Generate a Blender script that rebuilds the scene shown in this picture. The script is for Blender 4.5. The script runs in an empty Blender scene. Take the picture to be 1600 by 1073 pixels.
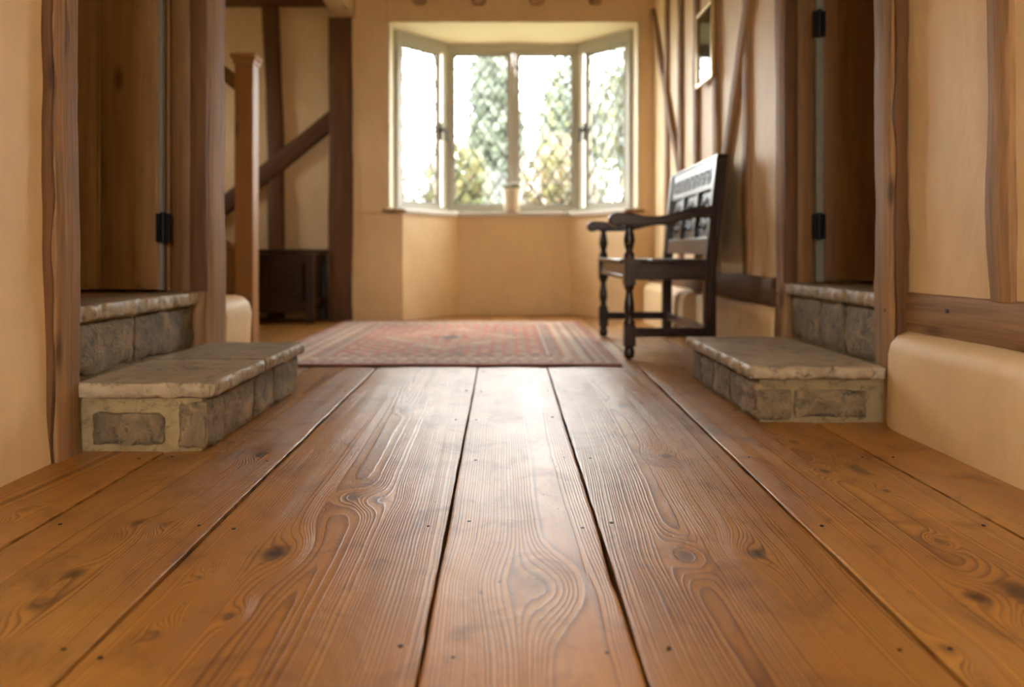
import bpy, bmesh, math, random
import numpy as np
from mathutils import Vector, Matrix, noise as mn

random.seed(7)
rng = np.random.default_rng(11)
scene = bpy.context.scene
COL = scene.collection

# ------------------------------------------------------------------ camera, sky, exposure
H, F, VX, VY = 0.48, 1200.0, 793.0, 395.0          # eye height (m), focal length (px of 1600), principal point
cam_d = bpy.data.cameras.new('camera')
cam = bpy.data.objects.new('camera', cam_d)
COL.objects.link(cam)
cam.location = (0, 0, H)
cam.rotation_euler = (math.pi / 2, 0, 0)
cam_d.sensor_width = 36.0
cam_d.lens = 36.0 * F / 1600.0
cam_d.shift_x = (800 - VX) / 1600.0
cam_d.shift_y = -(536.5 - VY) / 1600.0
cam_d.clip_start = 0.02
cam_d.dof.use_dof = True
cam_d.dof.focus_distance = 1.5
cam_d.dof.aperture_fstop = 2.3
scene.camera = cam

world = bpy.data.worlds.new('overcast_sky')
scene.world = world
world.use_nodes = True
bg = world.node_tree.nodes['Background']
bg.inputs[0].default_value = (0.98, 1.0, 0.985, 1)
bg.inputs[1].default_value = 10.0

vs = scene.view_settings
vs.view_transform = 'Standard'
vs.look = 'None'
vs.exposure = 1.18
vs.gamma = 1.0
vs.use_curve_mapping = False
scene.cycles.adaptive_threshold = 0.02
scene.cycles.max_bounces = 9
scene.cycles.diffuse_bounces = 5
scene.cycles.glossy_bounces = 3
scene.cycles.transparent_max_bounces = 16
scene.cycles.use_denoising = True
scene.cycles.sample_clamp_indirect = 20.0


def portal(name, loc, rot, sx, sy):
    l = bpy.data.lights.new(name, 'AREA')
    l.shape = 'RECTANGLE'; l.size = sx; l.size_y = sy
    l.cycles.is_portal = True
    o = bpy.data.objects.new(name, l)
    COL.objects.link(o); o.location = loc; o.rotation_euler = rot
    return o


portal('bay_window_portal', (0.04, 6.16, 1.45), (-math.pi / 2, 0, 0), 1.06, 1.3)
portal('left_fill_portal', (-1.40, -1.0, 1.32), (0, math.pi / 2, 0), 1.65, 1.6)  # this and the next three serve unseen windows added for fill light
portal('rear_fill_portal', (0, -2.76, 1.5), (math.pi / 2, 0, 0), 1.0, 1.2)
portal('stair_fill_portal', (-3.41, 5.0, 1.6), (0, -math.pi / 2, 0), .8, .4)
portal('right_fill_portal', (1.44, -1.0, 1.32), (0, -math.pi / 2, 0), 1.65, 1.6)


# ------------------------------------------------------------------ materials
def nodes(name):
    m = bpy.data.materials.new(name)
    m.use_nodes = True
    nt = m.node_tree
    b = nt.nodes['Principled BSDF']
    return m, nt, b


def N(nt, t, **kw):
    n = nt.nodes.new(t)
    for k, v in kw.items():
        if k.startswith('i_'):
            key = k[2:]
            key = int(key) if key.isdigit() else key
            n.inputs[key].default_value = v
        else:
            setattr(n, k, v)
    return n


def L(nt, a, b):
    nt.links.new(a, b)


def ramp(nt, fac, stops):
    r = N(nt, 'ShaderNodeValToRGB')
    e = r.color_ramp.elements
    while len(e) < len(stops):
        e.new(0.5)
    for el, (p, c) in zip(e, stops):
        el.position = p
        el.color = c if len(c) == 4 else (*c, 1)
    L(nt, fac, r.inputs[0])
    return r


def mixc(nt, fac, a, b, mode='MIX'):
    m = N(nt, 'ShaderNodeMix', data_type='RGBA', blend_type=mode)
    for sock, v in ((m.inputs[0], fac), (m.inputs[6], a), (m.inputs[7], b)):
        if hasattr(v, 'links'):
            L(nt, v, sock)
        elif isinstance(v, (int, float)):
            sock.default_value = v
        else:
            sock.default_value = (*v, 1)
    return m.outputs[2]


def math_(nt, op, a, b=None, c=None):
    m = N(nt, 'ShaderNodeMath', operation=op)
    for i, v in enumerate((a, b, c)):
        if v is None:
            continue
        if hasattr(v, 'links'):
            L(nt, v, m.inputs[i])
        else:
            m.inputs[i].default_value = v
    return m.outputs[0]


def mapping(nt, vec, scale):
    mp = N(nt, 'ShaderNodeMapping')
    mp.inputs['Scale'].default_value = scale
    L(nt, vec, mp.inputs[0])
    return mp.outputs[0]


def noise_tex(nt, vec, scale, detail=4, rough=0.55, dist=0.0):
    n = N(nt, 'ShaderNodeTexNoise')
    n.inputs['Scale'].default_value = scale
    n.inputs['Detail'].default_value = detail
    n.inputs['Roughness'].default_value = rough
    n.inputs['Distortion'].default_value = dist
    L(nt, vec, n.inputs['Vector'])
    return n.outputs[0]


def bump(nt, height, strength, dist, normal=None):
    b = N(nt, 'ShaderNodeBump')
    b.inputs['Strength'].default_value = strength
    b.inputs['Distance'].default_value = dist
    L(nt, height, b.inputs['Height'])
    if normal is not None:
        L(nt, normal, b.inputs['Normal'])
    return b.outputs[0]


def wood(name, dark, light, rough=0.5, bump_s=0.5, streak=40, crack=0.5, spec=0.5):
    m, nt, b = nodes(name)
    at = N(nt, 'ShaderNodeAttribute', attribute_name='gco')
    v = at.outputs['Vector']
    n1 = noise_tex(nt, mapping(nt, v, (streak, streak, 1.6)), 1.0, 5, 0.6, 0.6)
    n2 = noise_tex(nt, mapping(nt, v, (4, 4, 1.2)), 1.0, 3)
    n3 = noise_tex(nt, mapping(nt, v, (streak * 4, streak * 4, 5)), 1.0, 3)
    f = math_(nt, 'ADD', math_(nt, 'MULTIPLY', n1, 0.4), math_(nt, 'ADD', math_(nt, 'MULTIPLY', n2, 0.3), math_(nt, 'MULTIPLY', n3, 0.3)))
    r = ramp(nt, f, [(0.36, dark), (0.62, light)])
    cr = ramp(nt, noise_tex(nt, mapping(nt, v, (28, 28, 1.0)), 1.0, 4, 0.6, 1.5),
              [(0.0, (0, 0, 0)), (0.30, (0, 0, 0)), (0.36, (1, 1, 1))])
    dk = tuple(c * 0.35 for c in dark)
    col = mixc(nt, math_(nt, 'MULTIPLY', math_(nt, 'SUBTRACT', 1.0, cr.outputs[0]), crack), r.outputs[0], dk)
    col = mixc(nt, math_(nt, 'MULTIPLY', n3, 0.3), col, dk)
    # knots
    vor = N(nt, 'ShaderNodeTexVoronoi')
    vor.inputs['Scale'].default_value = 1.0
    L(nt, mapping(nt, v, (7, 7, 2.6)), vor.inputs['Vector'])
    kn = ramp(nt, vor.outputs['Distance'], [(0.06, (1, 1, 1)), (0.16, (0, 0, 0))])
    col = mixc(nt, math_(nt, 'MULTIPLY', kn.outputs[0], 0.75), col, dk)
    L(nt, col, b.inputs['Base Color'])
    b.inputs['Roughness'].default_value = rough
    b.inputs['Specular IOR Level'].default_value = spec
    hgt = math_(nt, 'ADD', math_(nt, 'MULTIPLY', n1, 0.5), math_(nt, 'ADD', math_(nt, 'MULTIPLY', n3, 0.35), math_(nt, 'MULTIPLY', cr.outputs[0], 0.7)))
    L(nt, bump(nt, hgt, bump_s, 0.004), b.inputs['Normal'])
    return m


def plaster(name, c1, c2, bs=0.55):
    m, nt, b = nodes(name)
    g = N(nt, 'ShaderNodeNewGeometry')
    p = g.outputs['Position']
    n1 = noise_tex(nt, p, 2.2, 4, 0.6, 0.4)
    n2 = noise_tex(nt, mapping(nt, p, (1, 1, .45)), 11, 5, 0.6, 0.8)
    n3 = noise_tex(nt, p, 130, 3)
    f = math_(nt, 'ADD', math_(nt, 'MULTIPLY', n1, 0.6), math_(nt, 'MULTIPLY', n2, 0.4))
    r = ramp(nt, f, [(0.3, c1), (0.7, c2)])
    L(nt, r.outputs[0], b.inputs['Base Color'])
    b.inputs['Roughness'].default_value = 0.55
    b.inputs['Specular IOR Level'].default_value = 0.35
    nb = bump(nt, math_(nt, 'ADD', n1, math_(nt, 'MULTIPLY', n2, .25)), bs, 0.02)
    L(nt, bump(nt, n3, 0.15, 0.001, nb), b.inputs['Normal'])
    return m


def stone(name, c1, c2, c3, rough=0.5, bs=0.8, freq=1.0):
    m, nt, b = nodes(name)
    at = N(nt, 'ShaderNodeAttribute', attribute_name='gco')
    v = at.outputs['Vector']
    n1 = noise_tex(nt, v, 9 * freq, 6, 0.65, 0.8)
    n2 = noise_tex(nt, v, 30 * freq, 6, 0.7, 0.5)
    n3 = noise_tex(nt, v, 150 * freq, 3)
    r = ramp(nt, n1, [(0.3, c1), (0.5, c2), (0.72, c3)])
    col = mixc(nt, ramp(nt, n2, [(0.34, (1, 1, 1)), (0.48, (0, 0, 0))]).outputs[0], r.outputs[0], tuple(c * .62 for c in c1))
    oi = N(nt, 'ShaderNodeObjectInfo')
    hs = N(nt, 'ShaderNodeHueSaturation')
    mr = N(nt, 'ShaderNodeMapRange')
    mr.inputs['To Min'].default_value = 0.8
    mr.inputs['To Max'].default_value = 1.18
    L(nt, oi.outputs['Random'], mr.inputs[0])
    L(nt, mr.outputs[0], hs.inputs['Value'])
    L(nt, col, hs.inputs['Color'])
    L(nt, hs.outputs[0], b.inputs['Base Color'])
    rr = N(nt, 'ShaderNodeMapRange')
    rr.inputs['To Min'].default_value = rough - .12
    rr.inputs['To Max'].default_value = rough + .2
    L(nt, n2, rr.inputs[0])
    L(nt, rr.outputs[0], b.inputs['Roughness'])
    nb = bump(nt, math_(nt, 'ADD', n1, math_(nt, 'MULTIPLY', n2, .6)), bs, 0.012)
    L(nt, bump(nt, n3, 0.3, 0.001, nb), b.inputs['Normal'])
    return m


def plain(name, col, rough=0.5, metal=0.0, var=0.0, spec=0.5):
    m, nt, b = nodes(name)
    b.inputs['Roughness'].default_value = rough
    b.inputs['Metallic'].default_value = metal
    b.inputs['Specular IOR Level'].default_value = spec
    g = N(nt, 'ShaderNodeNewGeometry')
    n = noise_tex(nt, g.outputs['Position'], 35, 4)
    r = ramp(nt, n, [(0.3, tuple(c * (1 - var) for c in col)), (0.7, tuple(min(1, c * (1 + var)) for c in col))])
    L(nt, r.outputs[0], b.inputs['Base Color'])
    return m


def glass(name, tint=(1, 1, 1), refl=1.0):
    m, nt, b = nodes(name)
    nt.nodes.remove(b)
    out = nt.nodes['Material Output']
    tr = N(nt, 'ShaderNodeBsdfTransparent')
    tr.inputs[0].default_value = (*tint, 1)
    gl = N(nt, 'ShaderNodeBsdfGlossy')
    gl.inputs['Roughness'].default_value = 0.02
    fr = N(nt, 'ShaderNodeFresnel')
    fr.inputs[0].default_value = 1.45
    mx = N(nt, 'ShaderNodeMixShader')
    L(nt, fr.outputs[0], mx.inputs[0])
    L(nt, tr.outputs[0], mx.inputs[1]); L(nt, gl.outputs[0], mx.inputs[2])
    L(nt, mx.outputs[0], out.inputs[0])
    return m


def attr_mat(name, rough=0.8, bump_s=0.3, bscale=300, spec=0.2, sheen=0.0, trans=0.0):
    m, nt, b = nodes(name)
    at = N(nt, 'ShaderNodeAttribute', attribute_name='col')
    L(nt, at.outputs['Color'], b.inputs['Base Color'])
    b.inputs['Roughness'].default_value = rough
    b.inputs['Specular IOR Level'].default_value = spec
    b.inputs['Sheen Weight'].default_value = sheen
    g = N(nt, 'ShaderNodeNewGeometry')
    n = noise_tex(nt, g.outputs['Position'], bscale, 2)
    L(nt, bump(nt, n, bump_s, 0.003), b.inputs['Normal'])
    if trans:
        out = nt.nodes['Material Output']
        t = N(nt, 'ShaderNodeBsdfTranslucent')
        L(nt, at.outputs['Color'], t.inputs[0])
        mx = N(nt, 'ShaderNodeMixShader')
        mx.inputs[0].default_value = trans
        L(nt, b.outputs[0], mx.inputs[1]); L(nt, t.outputs[0], mx.inputs[2])
        L(nt, mx.outputs[0], out.inputs[0])
    return m


def floor_wood():
    m, nt, b = nodes('waxed_pine_boards')
    at = N(nt, 'ShaderNodeAttribute', attribute_name='grain')   # x ring distance, y knot, z board tone
    sp = N(nt, 'ShaderNodeSeparateXYZ')
    L(nt, at.outputs['Vector'], sp.inputs[0])
    ring, knot, tone = sp.outputs[0], sp.outputs[1], sp.outputs[2]
    g = N(nt, 'ShaderNodeNewGeometry')
    p = g.outputs['Position']
    fine = noise_tex(nt, mapping(nt, p, (220, 9, 1)), 1.0, 4, 0.6)
    mid = noise_tex(nt, mapping(nt, p, (26, 5, 1)), 1.0, 4, 0.6, 0.6)
    big = noise_tex(nt, mapping(nt, p, (4, 1.6, 1)), 1.0, 4, 0.6, 0.5)
    blot = noise_tex(nt, mapping(nt, p, (9, 7, 1)), 1.0, 5, 0.65, 0.8)
    # irregular ring spacing
    cmb = N(nt, 'ShaderNodeCombineXYZ')
    L(nt, ring, cmb.inputs[0]); L(nt, tone, cmb.inputs[1])
    jit = noise_tex(nt, mapping(nt, cmb.outputs[0], (34, 7, 1)), 1.0, 2)
    ph = math_(nt, 'ADD', math_(nt, 'MULTIPLY', ring, 205.0), math_(nt, 'MULTIPLY', jit, 5.0))
    ph = math_(nt, 'ADD', ph, math_(nt, 'MULTIPLY', mid, 0.7))
    fr = math_(nt, 'FRACT', ph)
    prof = ramp(nt, fr, [(0.0, (0, 0, 0)), (0.45, (.15,) * 3), (0.82, (1, 1, 1)), (0.9, (.85,) * 3), (1.0, (0, 0, 0))])
    late = prof.outputs[0]
    amp = ramp(nt, noise_tex(nt, mapping(nt, p, (7, 2.0, 1)), 1.0, 3), [(0.3, (.4,) * 3), (0.6, (1,) * 3)]).outputs[0]
    lateA = math_(nt, 'MULTIPLY', late, amp)
    base = ramp(nt, big, [(0.25, (.38, .172, .030)), (0.5, (.54, .262, .050)), (0.75, (.70, .38, .085))]).outputs[0]
    col = mixc(nt, math_(nt, 'MULTIPLY', lateA, 0.95), base, (.12, .038, .009))
    col = mixc(nt, math_(nt, 'MULTIPLY', fine, 0.35), col, (.24, .09, .025))
    dirt = ramp(nt, blot, [(0.52, (0, 0, 0)), (0.72, (1, 1, 1))]).outputs[0]
    col = mixc(nt, math_(nt, 'MULTIPLY', dirt, 0.6), col, (.10, .040, .016))
    spk = ramp(nt, noise_tex(nt, mapping(nt, p, (60, 28, 1)), 1.0, 2), [(0.70, (0, 0, 0)), (0.76, (1, 1, 1))]).outputs[0]
    col = mixc(nt, math_(nt, 'MULTIPLY', spk, 0.55), col, (.06, .024, .012))
    col = mixc(nt, knot, col, (.040, .014, .006))
    hs = N(nt, 'ShaderNodeHueSaturation')
    L(nt, col, hs.inputs['Color'])
    mr = N(nt, 'ShaderNodeMapRange')
    mr.inputs['To Min'].default_value = .85
    mr.inputs['To Max'].default_value = 1.12
    L(nt, tone, mr.inputs[0])
    L(nt, mr.outputs[0], hs.inputs['Value'])
    L(nt, hs.outputs[0], b.inputs['Base Color'])
    rr = N(nt, 'ShaderNodeMapRange')
    rr.inputs['To Min'].default_value = .29
    rr.inputs['To Max'].default_value = .46
    L(nt, blot, rr.inputs[0])
    L(nt, rr.outputs[0], b.inputs['Roughness'])
    b.inputs['Specular IOR Level'].default_value = 0.45
    b.inputs['Coat Weight'].default_value = 0.2
    b.inputs['Coat Roughness'].default_value = 0.5
    hgt = math_(nt, 'ADD', math_(nt, 'MULTIPLY', lateA, 0.8), math_(nt, 'ADD', math_(nt, 'MULTIPLY', fine, 0.25), math_(nt, 'MULTIPLY', math_(nt, 'ADD', spk, knot), -0.8)))
    nb = bump(nt, blot, 0.25, 0.006)
    fb = bump(nt, hgt, 0.45, 0.0012, nb)
    L(nt, fb, b.inputs['Normal'])
    L(nt, fb, b.inputs['Coat Normal'])
    return m


M = {}
M['floor'] = floor_wood()
M['subfloor'] = plain('dark_void_under_boards', (.012, .008, .006), .9, 0, .2)
M['plaster'] = plaster('peach_limewash', (.74, .525, .275), (.87, .655, .37))
M['ceil'] = plaster('cream_ceiling', (.74, .58, .38), (.80, .65, .44))
M['cream'] = plaster('cream_reveal', (.70, .60, .42), (.75, .65, .47), .15)
M['oak'] = wood('weathered_oak', (.17, .085, .032), (.52, .305, .145), .66, .7, 34, .6, .25)
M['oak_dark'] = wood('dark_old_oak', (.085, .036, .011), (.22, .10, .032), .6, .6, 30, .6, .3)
M['door'] = wood('varnished_door_oak', (.16, .070, .020), (.33, .165, .052), .5, .3, 26, .25, .35)
M['door_light'] = wood('honey_plank_oak', (.25, .118, .038), (.47, .25, .085), .5, .3, 26, .25, .35)
M['newel'] = wood('honey_oak', (.33, .155, .05), (.46, .235, .085), .4, .2, 30, .1)
M['pale_oak'] = wood('pale_limed_oak', (.48, .31, .15), (.66, .46, .25), .6, .3, 30, .2, .3)
M['bench'] = wood('polished_dark_oak', (.016, .006, .003), (.040, .017, .008), .26, .2, 30, .2)
M['chest'] = wood('chest_dark_oak', (.022, .009, .005), (.055, .024, .012), .35, .3, 30, .2)
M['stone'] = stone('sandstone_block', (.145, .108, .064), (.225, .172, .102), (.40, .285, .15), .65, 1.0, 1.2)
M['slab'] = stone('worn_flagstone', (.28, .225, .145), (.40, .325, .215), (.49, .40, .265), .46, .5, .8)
M['mortar'] = stone('lime_mortar', (.29, .215, .105), (.36, .275, .14), (.42, .33, .175), .8, .3, 1.5)
M['frame'] = plain('painted_window_frame', (.42, .40, .32), .4, 0, .04)
M['sill'] = plain('painted_sill', (.60, .56, .46), .4, 0, .04)
M['lead'] = plain('lead_came', (.10, .105, .11), .5, .6, .1)
M['iron'] = plain('black_iron', (.012, .012, .012), .5, .5, .2)
M['glass'] = glass('window_glass')
M['pale'] = plain('painted_gap_light', (.26, .26, .22), .5, 0, .08)  # pale colour standing for light through the door gaps
M['pot'] = plain('glazed_ceramic', (.70, .62, .46), .3, 0, .05)
M['soil'] = plain('potting_soil', (.10, .07, .03), .9, 0, .3)
M['petal'] = plain('white_petals', (.85, .80, .76), .6, 0, .05)
M['leaf'] = plain('pot_leaf', (.16, .22, .09), .5, 0, .2)
M['gilt'] = plain('gilt_frame', (.62, .45, .20), .3, .6, .1)
M['print'] = plain('faded_print', (.55, .44, .28), .7, 0, .15)
M['rug'] = attr_mat('woven_wool', .95, .5, 260, .1, .3)
M['foliage'] = attr_mat('leaves', .5, .0, 50, .3, 0, .4)
M['bark'] = plain('bark', (.16, .12, .08), .9, 0, .3)
M['lawn'] = plain('lawn', (.22, .22, .13), .9, 0, .3)
M['nail'] = plain('old_nail', (.015, .011, .010), .5, .3, .2)


# ------------------------------------------------------------------ builders
def tag(o, label=None, cat=None, group=None, kind=None):
    if label: o['label'] = label
    if cat: o['category'] = cat
    if group: o['group'] = group
    if kind: o['kind'] = kind
    return o


def empty(name, loc=(0, 0, 0)):
    o = bpy.data.objects.new(name, None)
    COL.objects.link(o)
    o.location = loc
    o.empty_display_size = 0.1
    return o


def wloc(o):
    p = Vector((0, 0, 0))
    while o is not None:
        p += o.location
        o = o.parent
    return p


class MB:
    """collects shapes in world coordinates; build() makes one mesh object"""
    def __init__(s):
        s.v, s.f, s.g = [], [], []

    def add(s, vs_, fs, gs=None):
        o = len(s.v)
        s.v += [tuple(p) for p in vs_]
        s.f += [tuple(i + o for i in q) for q in fs]
        if gs is not None:
            s.g += [tuple(p) for p in gs]
        return s

    def box(s, x0, x1, y0, y1, z0, z1):
        vs_ = [(x, y, z) for z in (z0, z1) for y in (y0, y1) for x in (x0, x1)]
        return s.add(vs_, [(0, 2, 3, 1), (4, 5, 7, 6), (0, 1, 5, 4), (2, 6, 7, 3), (0, 4, 6, 2), (1, 3, 7, 5)])

    def prism(s, poly, axis, a0, a1):
        """poly of 2-D points extruded along axis ('x','y','z')"""
        def mk(p, a):
            return {'x': (a, p[0], p[1]), 'y': (p[0], a, p[1]), 'z': (p[0], p[1], a)}[axis]
        n = len(poly)
        vs_ = [mk(p, a0) for p in poly] + [mk(p, a1) for p in poly]
        fs = [(i, (i + 1) % n, n + (i + 1) % n, n + i) for i in range(n)]
        fs += [tuple(range(n - 1, -1, -1)), tuple(range(n, 2 * n))]
        return s.add(vs_, fs)

    def lathe(s, prof, cx, cy, n=20):
        vs_, fs = [], []
        for r, z in prof:
            for k in range(n):
                a = 2 * math.pi * k / n
                vs_.append((cx + r * math.cos(a), cy + r * math.sin(a), z))
        for i in range(len(prof) - 1):
            for k in range(n):
                k2 = (k + 1) % n
                fs.append((i * n + k, i * n + k2, (i + 1) * n + k2, (i + 1) * n + k))
        fs.append(tuple(range(n - 1, -1, -1)))
        fs.append(tuple(range((len(prof) - 1) * n, len(prof) * n)))
        return s.add(vs_, fs)

    def bar(s, p0, p1, side, w, d):
        """straight bar: w across along 'side', d along the third axis"""
        p0, p1 = Vector(p0), Vector(p1)
        ax = (p1 - p0).normalized()
        sd = Vector(side); sd = (sd - ax * sd.dot(ax)).normalized()
        nn = ax.cross(sd)
        vs_ = []
        for p in (p0, p1):
            for a, b_ in ((-1, -1), (1, -1), (1, 1), (-1, 1)):
                vs_.append(p + sd * (a * w / 2) + nn * (b_ * d / 2))
        return s.add(vs_, [(3, 2, 1, 0), (4, 5, 6, 7)] + [(i, (i + 1) % 4, 4 + (i + 1) % 4, 4 + i) for i in range(4)])

    def timber(s, p0, p1, side, w, d, amp=0.006, seg=24, freq=3.0, seed=0.0, bow=0.0, round_=0.012):
        """hand-hewn timber: rounded rectangular section that wanders; w along side, d across"""
        p0, p1 = Vector(p0), Vector(p1)
        ln = (p1 - p0).length
        ax = (p1 - p0) / ln
        sd = Vector(side); sd = (sd - ax * sd.dot(ax)).normalized()
        nn = ax.cross(sd)
        r = min(round_, w * .3, d * .3)
        sec = []
        for (cx, cy, a0) in ((1, 1, 0), (-1, 1, 90), (-1, -1, 180), (1, -1, 270)):
            for a in (0, 45, 90):
                t = math.radians(a0 + a)
                sec.append((cx * (w / 2 - r) + r * math.cos(t), cy * (d / 2 - r) + r * math.sin(t)))
        n = len(sec)
        vs_, gs, fs = [], [], []
        off = (rng.random() * 20, rng.random() * 20, rng.random() * 20)
        for i in range(seg + 1):
            t = i / seg
            c = p0 + ax * (t * ln)
            b_ = bow * math.sin(math.pi * t)
            for k, (u, q) in enumerate(sec):
                du = amp * mn.noise(Vector((t * ln * freq, seed + (3 if u > 0 else 9), 1.3)))
                dq = amp * mn.noise(Vector((t * ln * freq, seed + (5 if q > 0 else 15), 4.7)))
                du += amp * .35 * mn.noise(Vector((t * ln * freq * 5, seed + k * 3.1, 8.0)))
                vs_.append(c + sd * (u + du + b_) + nn * (q + dq))
                gs.append((u + off[0], q + off[1], t * ln + off[2]))
        for i in range(seg):
            for k in range(n):
                k2 = (k + 1) % n
                fs.append((i * n + k, i * n + k2, (i + 1) * n + k2, (i + 1) * n + k))
        fs.append(tuple(range(n - 1, -1, -1)))
        fs.append(tuple(range(seg * n, (seg + 1) * n)))
        return s.add(vs_, fs, gs)

    def rough_block(s, x0, x1, y0, y1, z0, z1, cell=0.02, amp=0.004, edge=0.004, seed=0.0, freq=14, keep_top=False, riven=0.0):
        """stone: gridded box, worn edges, uneven faces"""
        dims = (x1 - x0, y1 - y0, z1 - z0)
        n = [max(2, min(70, int(round(d / cell)))) for d in dims]
        idx, vs_, fs = {}, [], []
        def vid(i, j, k):
            key = (i, j, k)
            if key not in idx:
                x = x0 + dims[0] * i / n[0]; y = y0 + dims[1] * j / n[1]; z = z0 + dims[2] * k / n[2]
                ex = [(-1 if i == 0 else 1 if i == n[0] else 0), (-1 if j == 0 else 1 if j == n[1] else 0), (-1 if k == 0 else 1 if k == n[2] else 0)]
                p = Vector((x, y, z))
                q = p * freq + Vector((seed, seed * 1.7, seed * .3))
                d1 = mn.noise(q) + .5 * mn.noise(q * 2.3)
                out = []
                ne = sum(1 for e in ex if e)
                for a in range(3):
                    e = ex[a]
                    if e == 0:
                        out.append(0.0); continue
                    a_ = amp * (0.35 if (keep_top and a == 2 and e == 1) else 1.0)
                    pull = edge * (1 + 1.4 * mn.noise(q * 3.1 + Vector((9, 1, 5)))) if ne > 1 else 0
                    if riven and a < 2:
                        al = y if a == 0 else x
                        t = mn.noise(Vector((al * 42, z * 9, seed + a * 5))) + .6 * mn.noise(Vector((al * 95, z * 14, seed + 3)))
                        pull += riven * (t + .25)
                    out.append(e * (a_ * d1 - pull))
                idx[key] = len(vs_)
                vs_.append((p.x + out[0], p.y + out[1], p.z + out[2]))
            return idx[key]
        for a, b_, c_ in ((0, 1, 2), (1, 2, 0), (2, 0, 1)):
            for side in (0, n[c_]):
                for i in range(n[a]):
                    for j in range(n[b_]):
                        def mk(ii, jj):
                            t = [0, 0, 0]; t[a] = ii; t[b_] = jj; t[c_] = side
                            return vid(*t)
                        q = [mk(i, j), mk(i + 1, j), mk(i + 1, j + 1), mk(i, j + 1)]
                        fs.append(tuple(q if side else q[::-1]))
        return s.add(vs_, fs)

    def build(s, name, mat, parent=None, smooth=40, bevel=0.0, axis=None, seg=2):
        me = bpy.data.meshes.new(name)
        off = wloc(parent) if parent else Vector((0, 0, 0))
        me.from_pydata([(p[0] - off.x, p[1] - off.y, p[2] - off.z) for p in s.v], [], s.f)
        me.materials.append(M[mat] if isinstance(mat, str) else mat)
        if s.g and len(s.g) == len(s.v):
            g = np.array(s.g, dtype=np.float32)
        else:
            g = np.array(s.v, dtype=np.float32)
            ext = g.max(0) - g.min(0)
            a = int(np.argmax(ext)) if axis is None else axis
            g = g - g.mean(0)
            if a != 2:
                o = [0, 1, 2]; o.remove(a); g = g[:, o + [a]]
            g = g + rng.random(3).astype(np.float32) * 20
        at = me.attributes.new('gco', 'FLOAT_VECTOR', 'POINT')
        at.data.foreach_set('vector', g.astype(np.float32).ravel())
        if smooth:
            me.shade_smooth()
            me.set_sharp_from_angle(angle=math.radians(smooth))
        o = bpy.data.objects.new(name, me)
        COL.objects.link(o)
        if parent: o.parent = parent
        if bevel:
            md = o.modifiers.new('soft_edges', 'BEVEL')
            md.width = bevel; md.segments = seg; md.limit_method = 'ANGLE'
        return o


def px(x, y, z=0.0):
    """photo pixel -> point at height z (used only to read sizes off the plan)"""
    d = (H - z) * F / (y - VY)
    return ((x - VX) / F * d, d)


def vnoise(x, y, seed=0):
    """smooth value noise for arrays"""
    x = np.asarray(x, float); y = np.asarray(y, float)
    xi, yi = np.floor(x).astype(int), np.floor(y).astype(int)
    fx, fy = x - xi, y - yi
    fx = fx * fx * (3 - 2 * fx); fy = fy * fy * (3 - 2 * fy)
    def h(a, b):
        n = (a * 374761393 + b * 668265263 + seed * 1442695041) & 0x7fffffff
        n = ((n ^ (n >> 13)) * 1274126177) & 0x7fffffff
        return ((n ^ (n >> 16)) & 0xffff) / 65535.0
    return (h(xi, yi) * (1 - fx) + h(xi + 1, yi) * fx) * (1 - fy) + (h(xi, yi + 1) * (1 - fx) + h(xi + 1, yi + 1) * fx) * fy


# ------------------------------------------------------------------ floor
Y_BACK = 5.49        # bay wall
Y_ALC = 5.72         # stair-hall end wall
ZC = 2.44            # ceiling
YR = -2.65           # rear wall

floor = MB().box(-3.3, 3.3, .35, 6.2, -0.10, -0.035).box(-1.5, 1.5, YR, .35, -.10, -.035).build('floor', 'subfloor')
tag(floor, 'wide honey pine floorboards running down the hall to the bay', 'floor', kind='structure')

# seam lines: X at Y=0.82 and X at Y=3.2
SEAMS = [(-2.75, -2.75), (-2.35, -2.35), (-1.93, -1.93), (-1.57, -1.57), (-1.19, -1.19), (-.826, -.838), (-.508, -.55), (-.101, -.125),
         (.157, .168), (.512, .559), (.873, .879), (1.24, 1.24), (1.6, 1.6)]
KNOTS = []
for (a, b, r, el, dk) in [
        (430, 862, .017, 1.5, 1.0), (548, 775, .014, 1.6, .8), (592, 780, .011, 1.5, .6), (407, 708, .012, 1.8, .9), (358, 692, .009, 1.8, .6),
        (215, 815, .010, 1.6, .8), (258, 818, .008, 1.6, .7), (117, 894, .011, 1.6, .8), (40, 795, .009, 1.5, .6), (840, 913, .022, 1.2, .25),
        (1070, 867, .014, 1.5, .75), (1182, 864, .012, 1.4, .95), (1042, 711, .011, 1.6, .7), (1340, 732, .016, 2.6, .7), (1288, 735, .009, 2.0, .8),
        (1526, 932, .012, 1.5, .95), (1594, 925, .020, 1.7, .9), (975, 633, .012, 1.6, .8), (640, 640, .010, 1.7, .5), (1385, 766, .006, 1.6, .8),
        (310, 900, .006, 1.5, .6), (360, 960, .006, 1.8, .6), (1240, 690, .009, 2.0, .7), (690, 600, .012, 1.6, .5), (1480, 1010, .008, 1.5, .6),
        (770, 650, .010, 1.5, .4), (520, 640, .009, 1.5, .6), (905, 605, .010, 1.6, .4), (1150, 640, .010, 1.7, .7), (1470, 845, .007, 1.7, .7),
        (60, 940, .012, 1.5, .5), (240, 990, .007, 1.5, .6)]:
    kx, ky = px(a, b)
    KNOTS.append((kx, ky, r, el, dk))

ys = np.concatenate([np.arange(YR + .005, .6, .25), np.arange(.6, 2.1, .007), np.arange(2.1, 3.4, .012), np.arange(3.4, 6.05, .06), [6.05]])


def seam_x(s, y):
    t = (y - .82) / (3.2 - .82)
    t = np.clip(t, -.2, 1.2)
    return s[0] + (s[1] - s[0]) * t


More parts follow.
